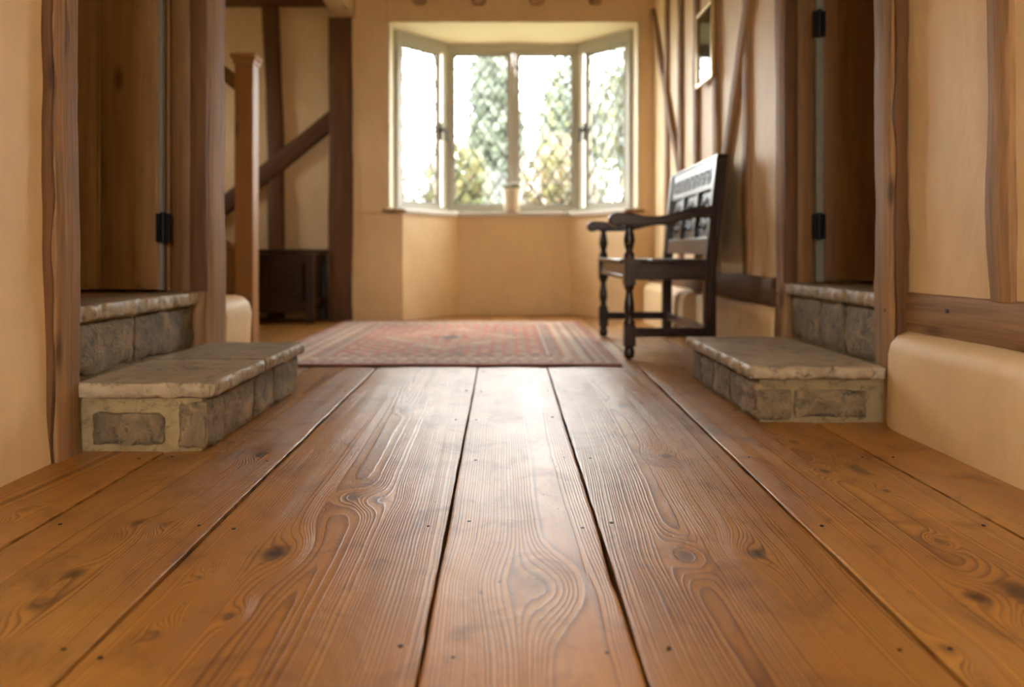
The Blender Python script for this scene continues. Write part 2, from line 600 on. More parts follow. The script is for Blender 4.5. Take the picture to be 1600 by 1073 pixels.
NAIL_ROWS = [.925, 1.362, 1.80, 2.24, 2.68, 3.12]
nail_me = None
for bi in range(len(SEAMS) - 1):
    sl, sr = SEAMS[bi], SEAMS[bi + 1]
    seed = bi * 17 + 3
    inview = -1.3 < (sl[0] + sr[0]) / 2 < 1.4
    yy = ys if inview else ys[(ys < .6) | (np.arange(len(ys)) % 12 == 0) | (ys > 6.0)]
    if (sl[0] + sr[0]) / 2 < -1.25:
        yy = yy[yy > 2.85]
    gapL = (.0034 if bi in (5, 6, 9, 10, 11) else .0020) + .0016 * vnoise(yy * 6, yy * 0 + bi, 5)
    gapR = (.0034 if bi in (4, 5, 8, 9, 10) else .0020) + .0016 * vnoise(yy * 6, yy * 0 + bi + 1, 6)
    xl = seam_x(sl, yy) + gapL + .0012 * (vnoise(yy * 22, yy * 0, seed) - .5)
    xr = seam_x(sr, yy) - gapR - .0012 * (vnoise(yy * 22, yy * 0, seed + 1) - .5)
    if bi == 7:      # chipped edge on the middle board
        t = np.clip((yy - 1.07) / (1.32 - 1.07), 0, 1)
        xr = xr - .003 * np.where((yy > 1.09) & (yy < 1.36), np.clip((1.36 - yy) / .2, 0, 1) * np.clip((yy - 1.09) / .03, 0, 1), 0)
    w = float(np.mean(xr - xl))
    ncol = max(6, int(w / (.006 if inview else .03)))
    us = np.linspace(0, 1, ncol)
    us = np.concatenate([[0, 0], [0.002 / w], us[1:-1], [1 - .002 / w], [1, 1]])
    X = xl[:, None] + (xr - xl)[:, None] * us[None, :]
    Yg = np.repeat(yy[:, None], len(us), 1)
    u = us[None, :] * 2 - 1
    Z = -.0022 * (u ** 2) + .0012 * (vnoise(X * 5, Yg * 2.2, seed) - .5) + .0016 * (vnoise(X * 11 + 4, Yg * 6, seed + 2) - .5)
    Z = Z - .0012
    Z[:, 1] -= .0010; Z[:, -2] -= .0010
    Z[:, 0] = -.034; Z[:, -1] = -.034
    # ring field
    xc = (xl + xr)[:, None] / 2 + .06 * (vnoise(Yg * .9, Yg * 0 + seed, 3) - .5) + (.05 if bi % 3 == 1 else -.03 if bi % 3 == 2 else 0)
    xs = X.copy()
    kmask = np.zeros_like(X)
    ringk = np.zeros_like(X)
    for (kx, ky, r, el, dk) in KNOTS:
        if not (sl[0] - .01 < kx < sr[0] + .01):
            continue
        dx, dy = X - kx, Yg - ky
        wgt = np.exp(-((dx / (r * 3.4)) ** 2 + (dy / (r * 6.0)) ** 2))
        xs = xs - dx * wgt * .93
        e = np.sqrt((dx / r) ** 2 + (dy / (r * el)) ** 2) + .35 * (vnoise(X * 160, Yg * 90, 8) - .5)
        kmask = np.maximum(kmask, dk * np.clip(1.45 - e, 0, 1) ** .6)
        kmask = np.maximum(kmask, dk * .35 * np.clip(1 - np.abs(dx) / (r * 4), 0, 1) * np.clip(1 - np.abs(dy) / (r * 1.0), 0, 1))
        ringk = ringk + .02 * wgt
    h = .018 + .055 * vnoise(Yg * .55 + seed, Yg * 0 + .5, 7)
    g = np.sqrt((xs - xc) ** 2 + h ** 2) + ringk + .006 * (vnoise(xs * 9, Yg * 1.8, seed + 5) - .5) + .25 * bi
    nr, nc = X.shape
    me = bpy.data.meshes.new('board')
    co = np.stack([X, Yg, Z], -1).reshape(-1, 3).astype(np.float32)
    ii = (np.arange(nr - 1)[:, None] * nc + np.arange(nc - 1)[None, :]).ravel()
    faces = np.stack([ii, ii + 1, ii + nc + 1, ii + nc], 1).astype(np.int32)
    me.vertices.add(len(co)); me.vertices.foreach_set('co', co.ravel())
    me.loops.add(faces.size); me.loops.foreach_set('vertex_index', faces.ravel())
    me.polygons.add(len(faces)); me.polygons.foreach_set('loop_start', np.arange(0, faces.size, 4, dtype=np.int32))
    me.polygons.foreach_set('loop_total', np.full(len(faces), 4, dtype=np.int32))
    me.update(calc_edges=True); me.validate()
    at = me.attributes.new('grain', 'FLOAT_VECTOR', 'POINT')
    tone = float((bi * .37 + .2) % 1.0)
    at.data.foreach_set('vector', np.stack([g, np.clip(kmask, 0, 1), np.full_like(g, tone)], -1).reshape(-1, 3).astype(np.float32).ravel())
    me.shade_smooth(); me.set_sharp_from_angle(angle=math.radians(40))
    me.materials.append(M['floor'])
    ob = bpy.data.objects.new('board', me)
    COL.objects.link(ob); ob.parent = floor
    if inview:
        for ry in NAIL_ROWS:
            for sd in (0, 1):
                if random.random() < .12:
                    continue
                y = ry + random.uniform(-.02, .02)
                x = float(seam_x(sl, np.array(y))) + .032 + random.uniform(-.008, .008) if sd == 0 else float(seam_x(sr, np.array(y))) - .032 + random.uniform(-.008, .008)
                if nail_me is None:
                    nb = MB().lathe([(.0026, -.0035), (.0034, -.0010), (.0030, -.0003), (.0012, -.0003)], 0, 0, 8)
                    no = nb.build('nail', 'nail', ob, smooth=60)
                    nail_me = no.data
                else:
                    no = bpy.data.objects.new('nail', nail_me)
                    COL.objects.link(no); no.parent = ob
                no.location = (x, y, -.0014)
                no.scale = (random.uniform(.8, 1.3), random.uniform(.8, 1.3), 1)

# ------------------------------------------------------------------ left wall (near) with door posts
WY0, WY1, WZ0, WZ1 = -1.8, -.2, .50, 2.15          # unseen side windows added behind the viewer as fill light
wlm = MB()
wlm.prism([(-1.04, -.03), (-1.050, .10), (-1.062, .5), (-1.066, ZC), (-1.36, ZC), (-1.36, -.03)], 'y', WY1, 1.775)
wlm.box(-1.36, -1.06, YR, WY0, -.03, ZC)
wlm.box(-1.36, -1.06, WY0, WY1, -.03, WZ0)
wlm.box(-1.36, -1.06, WY0, WY1, WZ1, ZC)
wl = wlm.build('wall_left', 'plaster', smooth=20)
tag(wl, 'peach plastered wall with oak door posts on the left of the hall', 'wall', kind='structure')
MB().timber((-1.094, 1.812, -.02), (-1.106, 1.808, ZC), (1, 0, 0), .125, .104, .007, 60, 3, 1.0).build('post', 'oak', wl)
MB().timber((-1.100, 2.747, -.02), (-1.100, 2.747, ZC), (1, 0, 0), .13, .158, .006, 50, 3, 2.0).build('post', 'oak', wl)
MB().timber((-1.10, 1.86, 2.36), (-1.10, 2.67, 2.36), (0, 0, 1), .15, .13, .006, 20, 3, 3.0).build('lintel', 'oak', wl)
# lining board of the door frame on the far jamb
MB().timber((-1.190, 2.700, .34), (-1.190, 2.700, 2.30), (1, 0, 0), .055, .06, .001, 8, 2, 4, round_=.004).build('door_frame', 'door', wl)
MB().timber((-1.203, 1.83, .34), (-1.203, 1.83, 2.30), (1, 0, 0), .075, .06, .001, 8, 2, 4, round_=.004).build('door_frame', 'door', wl)
MB().timber((-1.068, 2.660, .348), (-1.068, 2.660, 2.29), (1, 0, 0), .056, .016, .002, 40, 4, 4.4, round_=.004).build('shade_board', 'oak_dark', wl)  # thin dark board added to put shade on the post's inner face
MB().timber((-1.176, 2.664, .348), (-1.176, 2.664, 2.29), (1, 0, 0), .020, .022, .001, 8, 2, 4.6, round_=.006).build('door_stop', 'door', wl)
MB().timber((-1.130, 2.664, .348), (-1.130, 2.664, 2.29), (1, 0, 0), .064, .012, .001, 8, 2, 4.8, round_=.004).build('door_frame', 'door', wl)
# waney edge of the near post, dark oak also painting its side's shade
MB().timber((-1.053, 1.760, -.02), (-1.060, 1.757, ZC), (1, 0, 0), .030, .014, .006, 90, 9, 5.5, round_=.006).build('shaded_waney_edge', 'oak_dark', wl)
# stub wall beyond the door and its plaster foot
MB().box(-1.36, -1.085, 2.80, 2.90, -.03, ZC).build('wall_stub', 'plaster', wl, bevel=.01)
pb = MB().prism([(-1.36, -.03), (-1.060, -.03), (-1.043, .06), (-1.035, .24), (-1.045, .28), (-1.068, .302), (-1.10, .310), (-1.36, .315)], 'y', 2.83, 3.12)
pb.build('plinth', 'plaster', wl, smooth=60, bevel=.012, seg=3)

# ------------------------------------------------------------------ side rooms and outer shell
def shell(name, label, boxes, mat='plaster'):
    mb = MB()
    for b_ in boxes: mb.box(*b_)
    return tag(mb.build(name, mat, smooth=0), label, 'wall', kind='structure')

shell('wall_left_room', 'plaster walls of the small room behind the left door', [(-3.1, -3.0, .5, 3.0, 0, ZC), (-3.1, -1.36, .4, .5, 0, ZC), (-3.4, -1.355, 2.86, 2.98, 0, ZC)])
shell('floor_left_room', 'raised floor of the room behind the left door', [(-3.0, -1.42, .5, 2.86, -.1, .342)], 'oak_dark')
shell('wall_right_room', 'plaster walls of the small room behind the right door', [(3.0, 3.1, .9, 3.4, 0, ZC), (1.36, 3.1, .8, .9, 0, ZC), (1.36, 3.1, 3.30, 3.42, 0, ZC)])
shell('floor_right_room', 'raised floor of the room behind the right door', [(1.44, 3.0, .9, 3.3, -.1, .355)], 'oak_dark')
ws = shell('wall_stair_hall', 'timber framed plaster wall at the end of the stair hall', [(-3.4, -1.18, Y_ALC, Y_ALC + .2, -.1, ZC + .1), (-3.4, -3.2, 2.9, 4.80, -.1, ZC + .1), (-3.4, -3.2, 5.20, Y_ALC + .2, -.1, ZC + .1), (-3.4, -3.2, 4.80, 5.20, -.1, 1.2), (-3.4, -3.2, 4.80, 5.20, 2.0, ZC + .1)])
w5 = empty('fill_window_5', (-3.3, 5.0, 1.2))  # unseen window added to brighten the stair-hall end wall
tag(w5, 'small added fill-light window in the side wall of the stair hall', 'window', kind='structure')
fm = MB()
for yy in (4.82, 5.18): fm.box(-3.33, -3.27, yy - .02, yy + .02, 1.2, 2.0)
for zz in (1.22, 1.98): fm.box(-3.33, -3.27, 4.80, 5.20, zz - .02, zz + .02)
fm.build('frame', 'frame', w5, smooth=0)
for yy in (5.0,):
    MB().box(-3.302, -3.298, yy - .16, yy + .16, 1.24, 1.96).build('pane', 'glass', w5, smooth=0)
# timbers of the stair-hall end wall
MB().timber((-1.190, 5.60, -.03), (-1.196, 5.60, 2.16), (1, 0, 0), .176, .25, .010, 40, 2, 6.0, round_=.02).build('post', 'oak_dark', ws)
MB().timber((-1.722, Y_ALC - .01, 0), (-1.762, Y_ALC - .01, 2.35), (1, 0, 0), .115, .08, .010, 30, 2, 7.0, bow=.02).build('stud', 'oak_dark', ws)
MB().timber((-2.9, Y_ALC - .01, .27), (-1.26, Y_ALC - .01, 1.50), (0, 0, 1), .125, .09, .008, 30, 2, 8.0, bow=-.03).build('brace', 'oak_dark', ws)
MB().timber((-3.2, Y_ALC - .03, 2.385), (-1.1, Y_ALC - .03, 2.385), (0, 0, 1), .15, .16, .006, 30, 2, 9.0).build('wall_plate', 'oak_dark', ws)
MB().timber((-2.45, Y_ALC - .01, 0), (-2.45, Y_ALC - .01, 2.35), (1, 0, 0), .12, .08, .010, 30, 2, 7.7).build('stud', 'oak_dark', ws)

# ------------------------------------------------------------------ ceiling, joists, beam
ce = MB().box(-3.4, 3.4, .35, 5.95, ZC, ZC + .12).box(-1.5, 1.5, YR - .2, .35, ZC, ZC + .12).build('ceiling', 'ceil')
tag(ce, 'low cream ceiling carried on oak joists', 'ceiling', kind='structure')
for jx in (-.63, -.206, .206, .627):
    MB().timber((jx, YR, 2.336), (jx, Y_BACK, 2.336), (0, 0, 1), .17, .10, .006, 60, 2, jx * 9, round_=.03).build('joist', 'oak', ce)
MB().timber((-1.165, 2.85, 2.265), (-1.165, Y_BACK + .02, 2.265), (0, 0, 1), .21, .145, .006, 50, 2, 11, round_=.015).build('beam', 'pale_oak', ce)

# ------------------------------------------------------------------ back wall and bay
UL, UR = -.86, .946       # upper opening
LL, LR = -.745, .85       # lower opening
ZS, ZT = .765, 2.13       # sill underside, head
wb = MB()
wb.box(-1.12, UL, Y_BACK, Y_BACK + .24, ZS, ZC + .1)
wb.box(-1.12, LL, Y_BACK, Y_BACK + .24, -.1, ZS)
wb.box(UR, 3.4, Y_BACK, Y_BACK + .24, ZS, ZC + .1)
wb.box(LR, 3.4, Y_BACK, Y_BACK + .24, -.1, ZS)
wb.box(UL, UR, Y_BACK, Y_BACK + .24, ZT, ZC + .1)
wback = wb.build('wall_back', 'plaster', bevel=.008)
tag(wback, 'peach plastered end wall with the bay window recess', 'wall', kind='structure')
# lower bay wall (inside faces canted)
BI = [(LL, Y_BACK + .02), (-.384, 6.02), (.485, 6.02), (LR, Y_BACK + .02)]
BO = [(LL - .25, Y_BACK + .02), (-.60, 6.30), (.68, 6.30), (LR + .25, Y_BACK + .02)]
for i in range(3):
    poly = [BI[i], BI[i + 1], BO[i + 1], BO[i]]
    MB().prism(poly, 'z', -.1, ZS).build('bay_wall', 'plaster', wback, smooth=0)
# bay soffit and reveals
MB().prism([(UL - .10, Y_BACK + .02), (-.62, 6.25), (.70, 6.25), (UR + .10, Y_BACK + .02)], 'z', ZT, ZT + .2).build('bay_ceiling', 'cream', wback, smooth=0)
MB().box(UL - .002, UL + .018, Y_BACK - .004, Y_BACK + .20, ZS + .04, ZT).build('reveal', 'cream', wback)
MB().box(UR - .018, UR + .002, Y_BACK - .004, Y_BACK + .20, ZS + .04, ZT).build('reveal', 'cream', wback)
MB().box(UL, UR, Y_BACK - .004, Y_BACK + .235, ZT - .003, ZT + .002).build('reveal', 'cream', wback)

# sill boards following the bay
SILL_T = .80
PW = [(-.835, 5.70), (-.49, 6.10), (.57, 6.10), (.925, 5.70)]       # window line (frame centre)
SI = [(LL - .005, Y_BACK - .03), (-.372, 5.985), (.473, 5.985), (LR + .005, Y_BACK - .03)]
SO = [(-.90, 5.70), (-.53, 6.17), (.61, 6.17), (.99, 5.70)]
wsill = empty('trim_1', (0.04, 6.0, SILL_T))
tag(wsill, 'cream painted sill boards along the foot of the bay window', 'window sill', kind='structure')
for i in range(3):
    MB().prism([SI[i], SI[i + 1], SO[i + 1], SO[i]], 'z', ZS - .002, SILL_T).build('sill_board', 'sill', wsill, smooth=0, bevel=.006)
MB().box(LR - .02, UR + .03, Y_BACK - .035, Y_BACK + .235, ZS + .002, SILL_T - .008).build('sill_end', 'oak', wsill, bevel=.004)
MB().box(UL - .03, LL + .02, Y_BACK - .035, Y_BACK + .235, ZS + .002, SILL_T - .008).build('sill_end', 'oak', wsill, bevel=.004)

# ------------------------------------------------------------------ bay window
win = empty('window_1', (0.04, 6.1, SILL_T))
tag(win, 'leaded diamond casements of the bay window at the far end', 'window', kind='structure')
ZW0, ZW1 = SILL_T, ZT
def clip_poly(poly, u0, u1, v0, v1):
    for ax, lim, sg in ((0, u0, 1), (0, u1, -1), (1, v0, 1), (1, v1, -1)):
        out = []
        for i in range(len(poly)):
            a, b_ = poly[i], poly[(i + 1) % len(poly)]
            da, db = (a[ax] - lim) * sg, (b_[ax] - lim) * sg
            if da >= 0: out.append(a)
            if (da >= 0) != (db >= 0):
                t = da / (da - db)
                out.append((a[0] + (b_[0] - a[0]) * t, a[1] + (b_[1] - a[1]) * t))
        poly = out
        if len(poly) < 3: return []
    return poly

def light(P, Q, parent, handle=None, drop=0.0):
    """one leaded casement between plan points P and Q"""
    P, Q = Vector((*P, 0)), Vector((*Q, 0))
    ln = (Q - P).length
    U = (Q - P) / ln
    Nn = Vector((-U.y, U.x, 0))          # outwards
    z0, z1 = ZW0 + .030, ZW1 - .055 - drop
    def W(u, v, n=0): return P + U * u + Nn * n + Vector((0, 0, v))
    cw = .032
    mb = MB()
    for (a, b_, sd) in (((cw / 2, z0), (cw / 2, z1), U), ((ln - cw / 2, z0), (ln - cw / 2, z1), U)):
        mb.bar(W(*a), W(*b_), sd, cw, .04)
    mb.bar(W(cw, z0 + cw / 2), W(ln - cw, z0 + cw / 2), (0, 0, 1), cw, .04)
    mb.bar(W(cw, z1 - cw / 2), W(ln - cw, z1 - cw / 2), (0, 0, 1), cw, .04)
    cas = mb.build('casement', 'frame', parent, smooth=0, bevel=.004)
    u0, u1, v0, v1 = cw, ln - cw, z0 + cw, z1 - cw
    a, b_ = .114, .178
    uc, vc = (u0 + u1) / 2, (v0 + v1) / 2
    for i in range(-5, 6):
        for j in range(-9, 10):
            if (i + j) % 2: continue
            cu, cv = uc + i * a / 2, vc + j * b_ / 2
            dm = [(cu + a / 2, cv), (cu, cv + b_ / 2), (cu - a / 2, cv), (cu, cv - b_ / 2)]
            pl = clip_poly(dm, u0, u1, v0, v1)
            if len(pl) < 3: continue
            ar = abs(sum(pl[k][0] * pl[(k + 1) % len(pl)][1] - pl[(k + 1) % len(pl)][0] * pl[k][1] for k in range(len(pl)))) / 2
            if ar < 2e-4: continue
            tl = random.uniform(-.002, .002)
            vs_ = [W(p[0], p[1], tl * (p[0] - cu) / a) for p in pl]
            MB().add(vs_, [tuple(range(len(pl)))]).build('pane', 'glass', cas, smooth=0)
    # lead cames along both diagonals
    for sg in (1, -1):
        for k in range(-16, 17):
            # line (u-uc)/a + sg (v-vc)/b = k + .5
            seg = []
            c = k + .5
            for u in (u0, u1):
                v = vc + sg * (c - (u - uc) / a) * b_
                if v0 <= v <= v1: seg.append((u, v))
            for v in (v0, v1):
                u = uc + (c - sg * (v - vc) / b_) * a
                if u0 < u < u1: seg.append((u, v))
            if len(seg) < 2: continue
            p, q = seg[0], seg[1]
            if math.hypot(p[0] - q[0], p[1] - q[1]) < .01: continue
            MB().bar(W(*p), W(*q), Nn, .010, .0095).build('lead_came', 'lead', cas, smooth=0)
    bm_ = MB()
    for (p, q) in (((u0 + .003, v0), (u0 + .003, v1)), ((u1 - .003, v0), (u1 - .003, v1)), ((u0, v0 + .003), (u1, v0 + .003)), ((u0, v1 - .003), (u1, v1 - .003))):
        bm_.bar(W(*p), W(*q), Nn, .010, .008)
    bm_.build('lead_border', 'lead', cas, smooth=0)
    if handle is not None:
        hu = cw * .5 if handle < 0 else ln - cw * .5
        hb = MB()
        hb.bar(W(hu, 1.36, -.03), W(hu, 1.50, -.03), U, .028, .012)
        hb.bar(W(hu, 1.44, -.035), W(hu + handle * .012, 1.44, -.075), (0, 0, 1), .03, .02)
        hb.bar(W(hu + handle * .012, 1.455, -.072), W(hu + handle * .012, 1.35, -.085), U, .024, .014)
        hb.build('handle', 'iron', cas, smooth=0, bevel=.003)
    return cas

def lerp2(a, b_, t): return (a[0] + (b_[0] - a[0]) * t, a[1] + (b_[1] - a[1]) * t)
MX = .046
light(lerp2(PW[0], PW[1], .06), lerp2(PW[0], PW[1], .86), win, 1, .018)
light((PW[1][0] + .036, 6.10), (MX - .014, 6.10), win)
light((MX + .014, 6.10), (PW[2][0] - .030, 6.10), win)
light(lerp2(PW[2], PW[3], .14), lerp2(PW[2], PW[3], .94), win, -1, .018)
# fixed frame
for i, (x, y) in enumerate(PW):
    MB().lathe([(.042, ZW0), (.042, ZW1)], x, y, 8).build('mullion', 'frame', win, smooth=0)
MB().box(MX - .013, MX + .013, 6.085, 6.13, ZW0, ZW1).build('mullion', 'frame', win)
for i in range(3):
    P, Q = Vector((*PW[i], 0)), Vector((*PW[i + 1], 0))
    sd = (0, 0, 1)
    MB().bar(P + Vector((0, 0, ZW0 + .018)), Q + Vector((0, 0, ZW0 + .018)), sd, .038, .075).build('bottom_rail', 'frame', win, smooth=0, bevel=.004)
    hd = .058 if i == 1 else .076
    MB().bar(P + Vector((0, 0, ZW1 - hd / 2)), Q + Vector((0, 0, ZW1 - hd / 2)), sd, hd, .075).build('head_rail', 'frame', win, smooth=0, bevel=.004)

# ------------------------------------------------------------------ right wall
def XR(y): return 1.10 - .055 * (y - 3.0) / 2.49
wr = MB()
wr.box(1.118, 1.40, WY1, 2.19, -.03, ZC)
wr.box(1.118, 1.40, YR, WY0, -.03, ZC)
wr.box(1.118, 1.40, WY0, WY1, -.03, WZ0)
wr.box(1.118, 1.40, WY0, WY1, WZ1, ZC)
wr.prism([(XR(3.05), 3.05), (XR(5.5), 5.5), (1.40, 5.5), (1.40, 3.05)], 'z', -.03, ZC)
wright = wr.build('wall_right', 'plaster', smooth=0)
tag(wright, 'peach plastered timber framed wall on the right of the hall', 'wall', kind='structure')
MB().timber((1.135, 2.192, -.02), (1.135, 2.192, ZC), (1, 0, 0), .13, .105, .007, 60, 3, 21).build('post', 'oak', wright)
MB().timber((1.138, 3.036, -.02), (1.138, 3.036, ZC), (1, 0, 0), .136, .09, .005, 50, 3, 22).build('post', 'oak', wright)
MB().timber((1.14, 2.20, 2.36), (1.14, 3.0, 2.36), (0, 0, 1), .15, .13, .006, 20, 3, 23).build('lintel', 'oak', wright)
MB().timber((1.232, 3.012, .35), (1.232, 3.012, 2.30), (1, 0, 0), .058, .06, .001, 8, 2, 4, round_=.004).build('door_frame', 'door', wright)
MB().timber((1.243, 2.215, .35), (1.243, 2.215, 2.30), (1, 0, 0), .075, .06, .001, 8, 2, 4, round_=.004).build('door_frame', 'door', wright)
MB().timber((1.098, 2.984, .365), (1.098, 2.984, 2.29), (1, 0, 0), .050, .016, .002, 40, 4, 14.4, round_=.004).build('shade_board', 'oak_dark', wright)  # dark board again painting shade onto the far post's inner face
MB().timber((1.153, 2.984, .365), (1.153, 2.984, 2.29), (1, 0, 0), .056, .014, .001, 8, 2, 14.8, round_=.004).build('door_frame', 'door', wright)
MB().timber((1.095, 2.134, -.02), (1.095, 2.134, ZC), (1, 0, 0), .036, .014, .006, 90, 9, 15.5, round_=.006).build('shaded_waney_edge', 'oak_dark', wright)  # rough edge strip whose dark oak also paints shade on the post side
# near panel: stud, sole beam, plinth
MB().timber((1.135, 1.728, .37), (1.135, 1.722, ZC), (0, 1, 0), .084, .07, .010, 50, 3, 24, bow=.012, round_=.018).build('stud', 'oak', wright)
MB().timber((1.135, .9, .37), (1.135, .9, ZC), (0, 1, 0), .09, .07, .010, 50, 3, 25).build('stud', 'oak', wright)
MB().timber((1.150, YR, .322), (1.150, 2.145, .318), (0, 0, 1), .112, .09, .006, 80, 3, 26, round_=.014).build('sole_beam', 'oak', wright)
for (py, pz, r_) in ((1.932, .334, .007), (2.085, .330, .004)):
    MB().bar((1.103, py, pz), (1.112, py, pz), (0, 0, 1), r_ * 1.6, r_ * 1.8).build('nail', 'nail', wright, smooth=0, bevel=.002)
for (xx, py, pz) in ((1.068, 2.175, .318), (1.068, 3.05, .318)):
    MB().bar((xx, py, pz), (xx + .01, py, pz), (0, 0, 1), .013, .013).build('peg', 'oak_dark', wright, smooth=0, bevel=.003)
def plinth(y0, y1, xf, zt, seed, xb=1.2, par=wright, seg=30):
    prof = [(xb, -.03), (xf, -.03), (xf + .002, .06), (xf + .006, zt - .05), (xf + .012, zt - .025), (xf + .028, zt - .006), (xf + .055, zt + .004), (xb, zt + .03)]
    mb = MB(); vs_, fs = [], []
    n = len(prof)
    for i in range(seg + 1):
        y = y0 + (y1 - y0) * i / seg
        for k, (x, z) in enumerate(prof):
            e = 0
            if xf <= x < xb - .01:
                e = .007 * mn.noise(Vector((y * 4, z * 6, seed))) + .003 * mn.noise(Vector((y * 13, z * 15, seed + 3)))
                if i in (0, seg): e += .02
                if i in (1, seg - 1): e += .005
            zz = z + (.006 * mn.noise(Vector((y * 5, k * .3, seed + 7))) if z > .1 else 0)
            if i in (0, seg) and z > .15: zz -= .012
            vs_.append((x + e, y, zz))
    for i in range(seg):
        for k in range(n):
            k2 = (k + 1) % n
            fs.append((i * n + k, (i + 1) * n + k, (i + 1) * n + k2, i * n + k2))
    fs.append(tuple(range(n))); fs.append(tuple(range((seg + 1) * n - 1, seg * n - 1, -1)))
    mb.add(vs_, fs)
    return mb.build('plinth', 'plaster', par, smooth=60)
plinth(YR, 2.165, 1.046, .258, 1.0, seg=120)
plinth(3.09, 4.34, 1.035, .262, 2.0)
plinth(4.30, 5.47, .955, .270, 3.0)
# far panel: studs, braces, sole beam
for k, sy in enumerate((3.465, 3.93, 4.31, 4.67, 5.04)):
    x = XR(sy) + .012
    MB().timber((x, sy, .36), (x, sy, ZC), (0, 1, 0), .082, .07, .006, 40, 3, 30 + k).build('stud', 'oak', wright)
MB().timber((XR(5.45) - .006, 5.46, 2.19), (XR(4.62) - .004, 4.60, .84), (0, 1, 0), .07, .05, .006, 30, 3, 36).build('brace', 'oak', wright)
MB().timber((XR(3.05) - .002, 3.06, 2.28), (XR(3.93) - .004, 3.95, .58), (0, 1, 0), .085, .06, .006, 30, 3, 37).build('brace', 'oak', wright)
MB().timber((XR(3.09) + .01, 3.09, .322), (XR(5.46) + .01, 5.46, .322), (0, 0, 1), .112, .09, .006, 60, 3, 38).build('sole_beam', 'oak_dark', wright)
# rear wall, and unseen windows added behind the viewer for fill light
rwall = MB().box(-1.6, -.5, YR - .2, YR, -.1, ZC + .1).box(.5, 1.6, YR - .2, YR, -.1, ZC + .1).box(-.5, .5, YR - .2, YR, -.1, .9).box(-.5, .5, YR - .2, YR, 2.1, ZC + .1).build('wall_rear', 'plaster', smooth=0)
tag(rwall, 'plastered wall with a small added fill-light window behind the viewer', 'wall', kind='structure')
def fill_window(name, label, xa, xb):
    r = empty(name, ((xa + xb) / 2, -1.0, WZ0))
    tag(r, label, 'window', kind='structure')
    fm = MB()
    for yy in (WY0 + .03, (WY0 + WY1) / 2, WY1 - .03): fm.box(xa, xb, yy - .03, yy + .03, WZ0, WZ1)
    for zz in (WZ0 + .03, WZ1 - .03): fm.box(xa, xb, WY0, WY1, zz - .03, zz + .03)
    fm.build('frame', 'frame', r, smooth=0)
    xm = (xa + xb) / 2
    for yy in ((WY0 * 3 + WY1) / 4, (WY0 + WY1 * 3) / 4):
        MB().box(xm - .002, xm + .002, yy - .38, yy + .38, WZ0 + .06, WZ1 - .06).build('pane', 'glass', r, smooth=0)
w4 = empty('fill_window_4', (0, YR - .1, .9))  # unseen rear window added to brighten the bay end
tag(w4, 'small added fill-light window in the end wall behind the viewer', 'window', kind='structure')
fm = MB()
for xx in (-.48, 0, .48): fm.box(xx - .02, xx + .02, YR - .13, YR - .07, .9, 2.1)
for zz in (.92, 2.08): fm.box(-.5, .5, YR - .13, YR - .07, zz - .02, zz + .02)
fm.build('frame', 'frame', w4, smooth=0)
for xx in (-.24, .24):
    MB().box(xx - .22, xx + .22, YR - .102, YR - .098, .94, 2.06).build('pane', 'glass', w4, smooth=0)
fill_window('fill_window_2', 'added fill-light window in the left wall behind the viewer', -1.30, -1.24)
fill_window('fill_window_3', 'added fill-light window in the right wall behind the viewer', 1.28, 1.34)

# ------------------------------------------------------------------ doors (standing open into the side rooms)
def plank_door(name, label, xh, sgn, y, z0, z1, widths, strip_x, mat):
    """door hinged at xh, running away from the hall (sgn), face towards the viewer at y"""
    t = .04
    root = empty(name, (xh, y, z0))
    tag(root, label, 'door', kind='structure')
    x = xh
    for i, w_ in enumerate(widths):
        a, b_ = sorted((x, x + sgn * (w_ - .004)))
        MB().timber(((a + b_) / 2, y + t / 2, z0 + .008), ((a + b_) / 2, y + t / 2, z1), (1, 0, 0), b_ - a, t, .0008, 16, 2, i * 3 + xh, round_=.006).build('plank', mat, root)
        x += sgn * w_
        if i < len(widths) - 1:   # bead moulding in the joint
            MB().timber((x - sgn * .002, y + .006, z0 + .01), (x - sgn * .002, y + .006, z1), (1, 0, 0), .014, .014, .0005, 8, 2, i, round_=.006).build('bead', mat, root)
    a, b_ = sorted((xh, x))
    for zz in (z0 + .25, (z0 + z1) / 2, z1 - .25):
        MB().box(a + .02, b_ - .02, y + t - .002, y + t + .025, zz - .06, zz + .06).build('ledge', mat, root, bevel=.004)
    # pale strip painting in the light seen through the hinge gap
    MB().box(min(strip_x), max(strip_x), y + .002, y + .02, z0 + .004, z1).build('gap_light_strip', 'pale', root)
    for zz in (z0 + .215, z0 + (.99 if sgn > 0 else 1.12), z1 - .22):
        hb = MB()
        xc = xh - sgn * .018
        hb.box(xc - .022, xc + .022, y - .010, y + .006, zz - .048, zz + .048)
        hb.lathe([(.009, zz - .052), (.009, zz + .052)], xc - sgn * .004, y - .014, 10)
        hb.build('hinge', 'iron', root, smooth=40)
    return root

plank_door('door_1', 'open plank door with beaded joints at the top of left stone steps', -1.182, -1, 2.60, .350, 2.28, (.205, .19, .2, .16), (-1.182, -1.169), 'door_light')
plank_door('door_2', 'open plank door with black hinges at the top of right stone steps', 1.212, 1, 2.945, .366, 2.28, (.25, .22, .24), (1.186, 1.212), 'door')

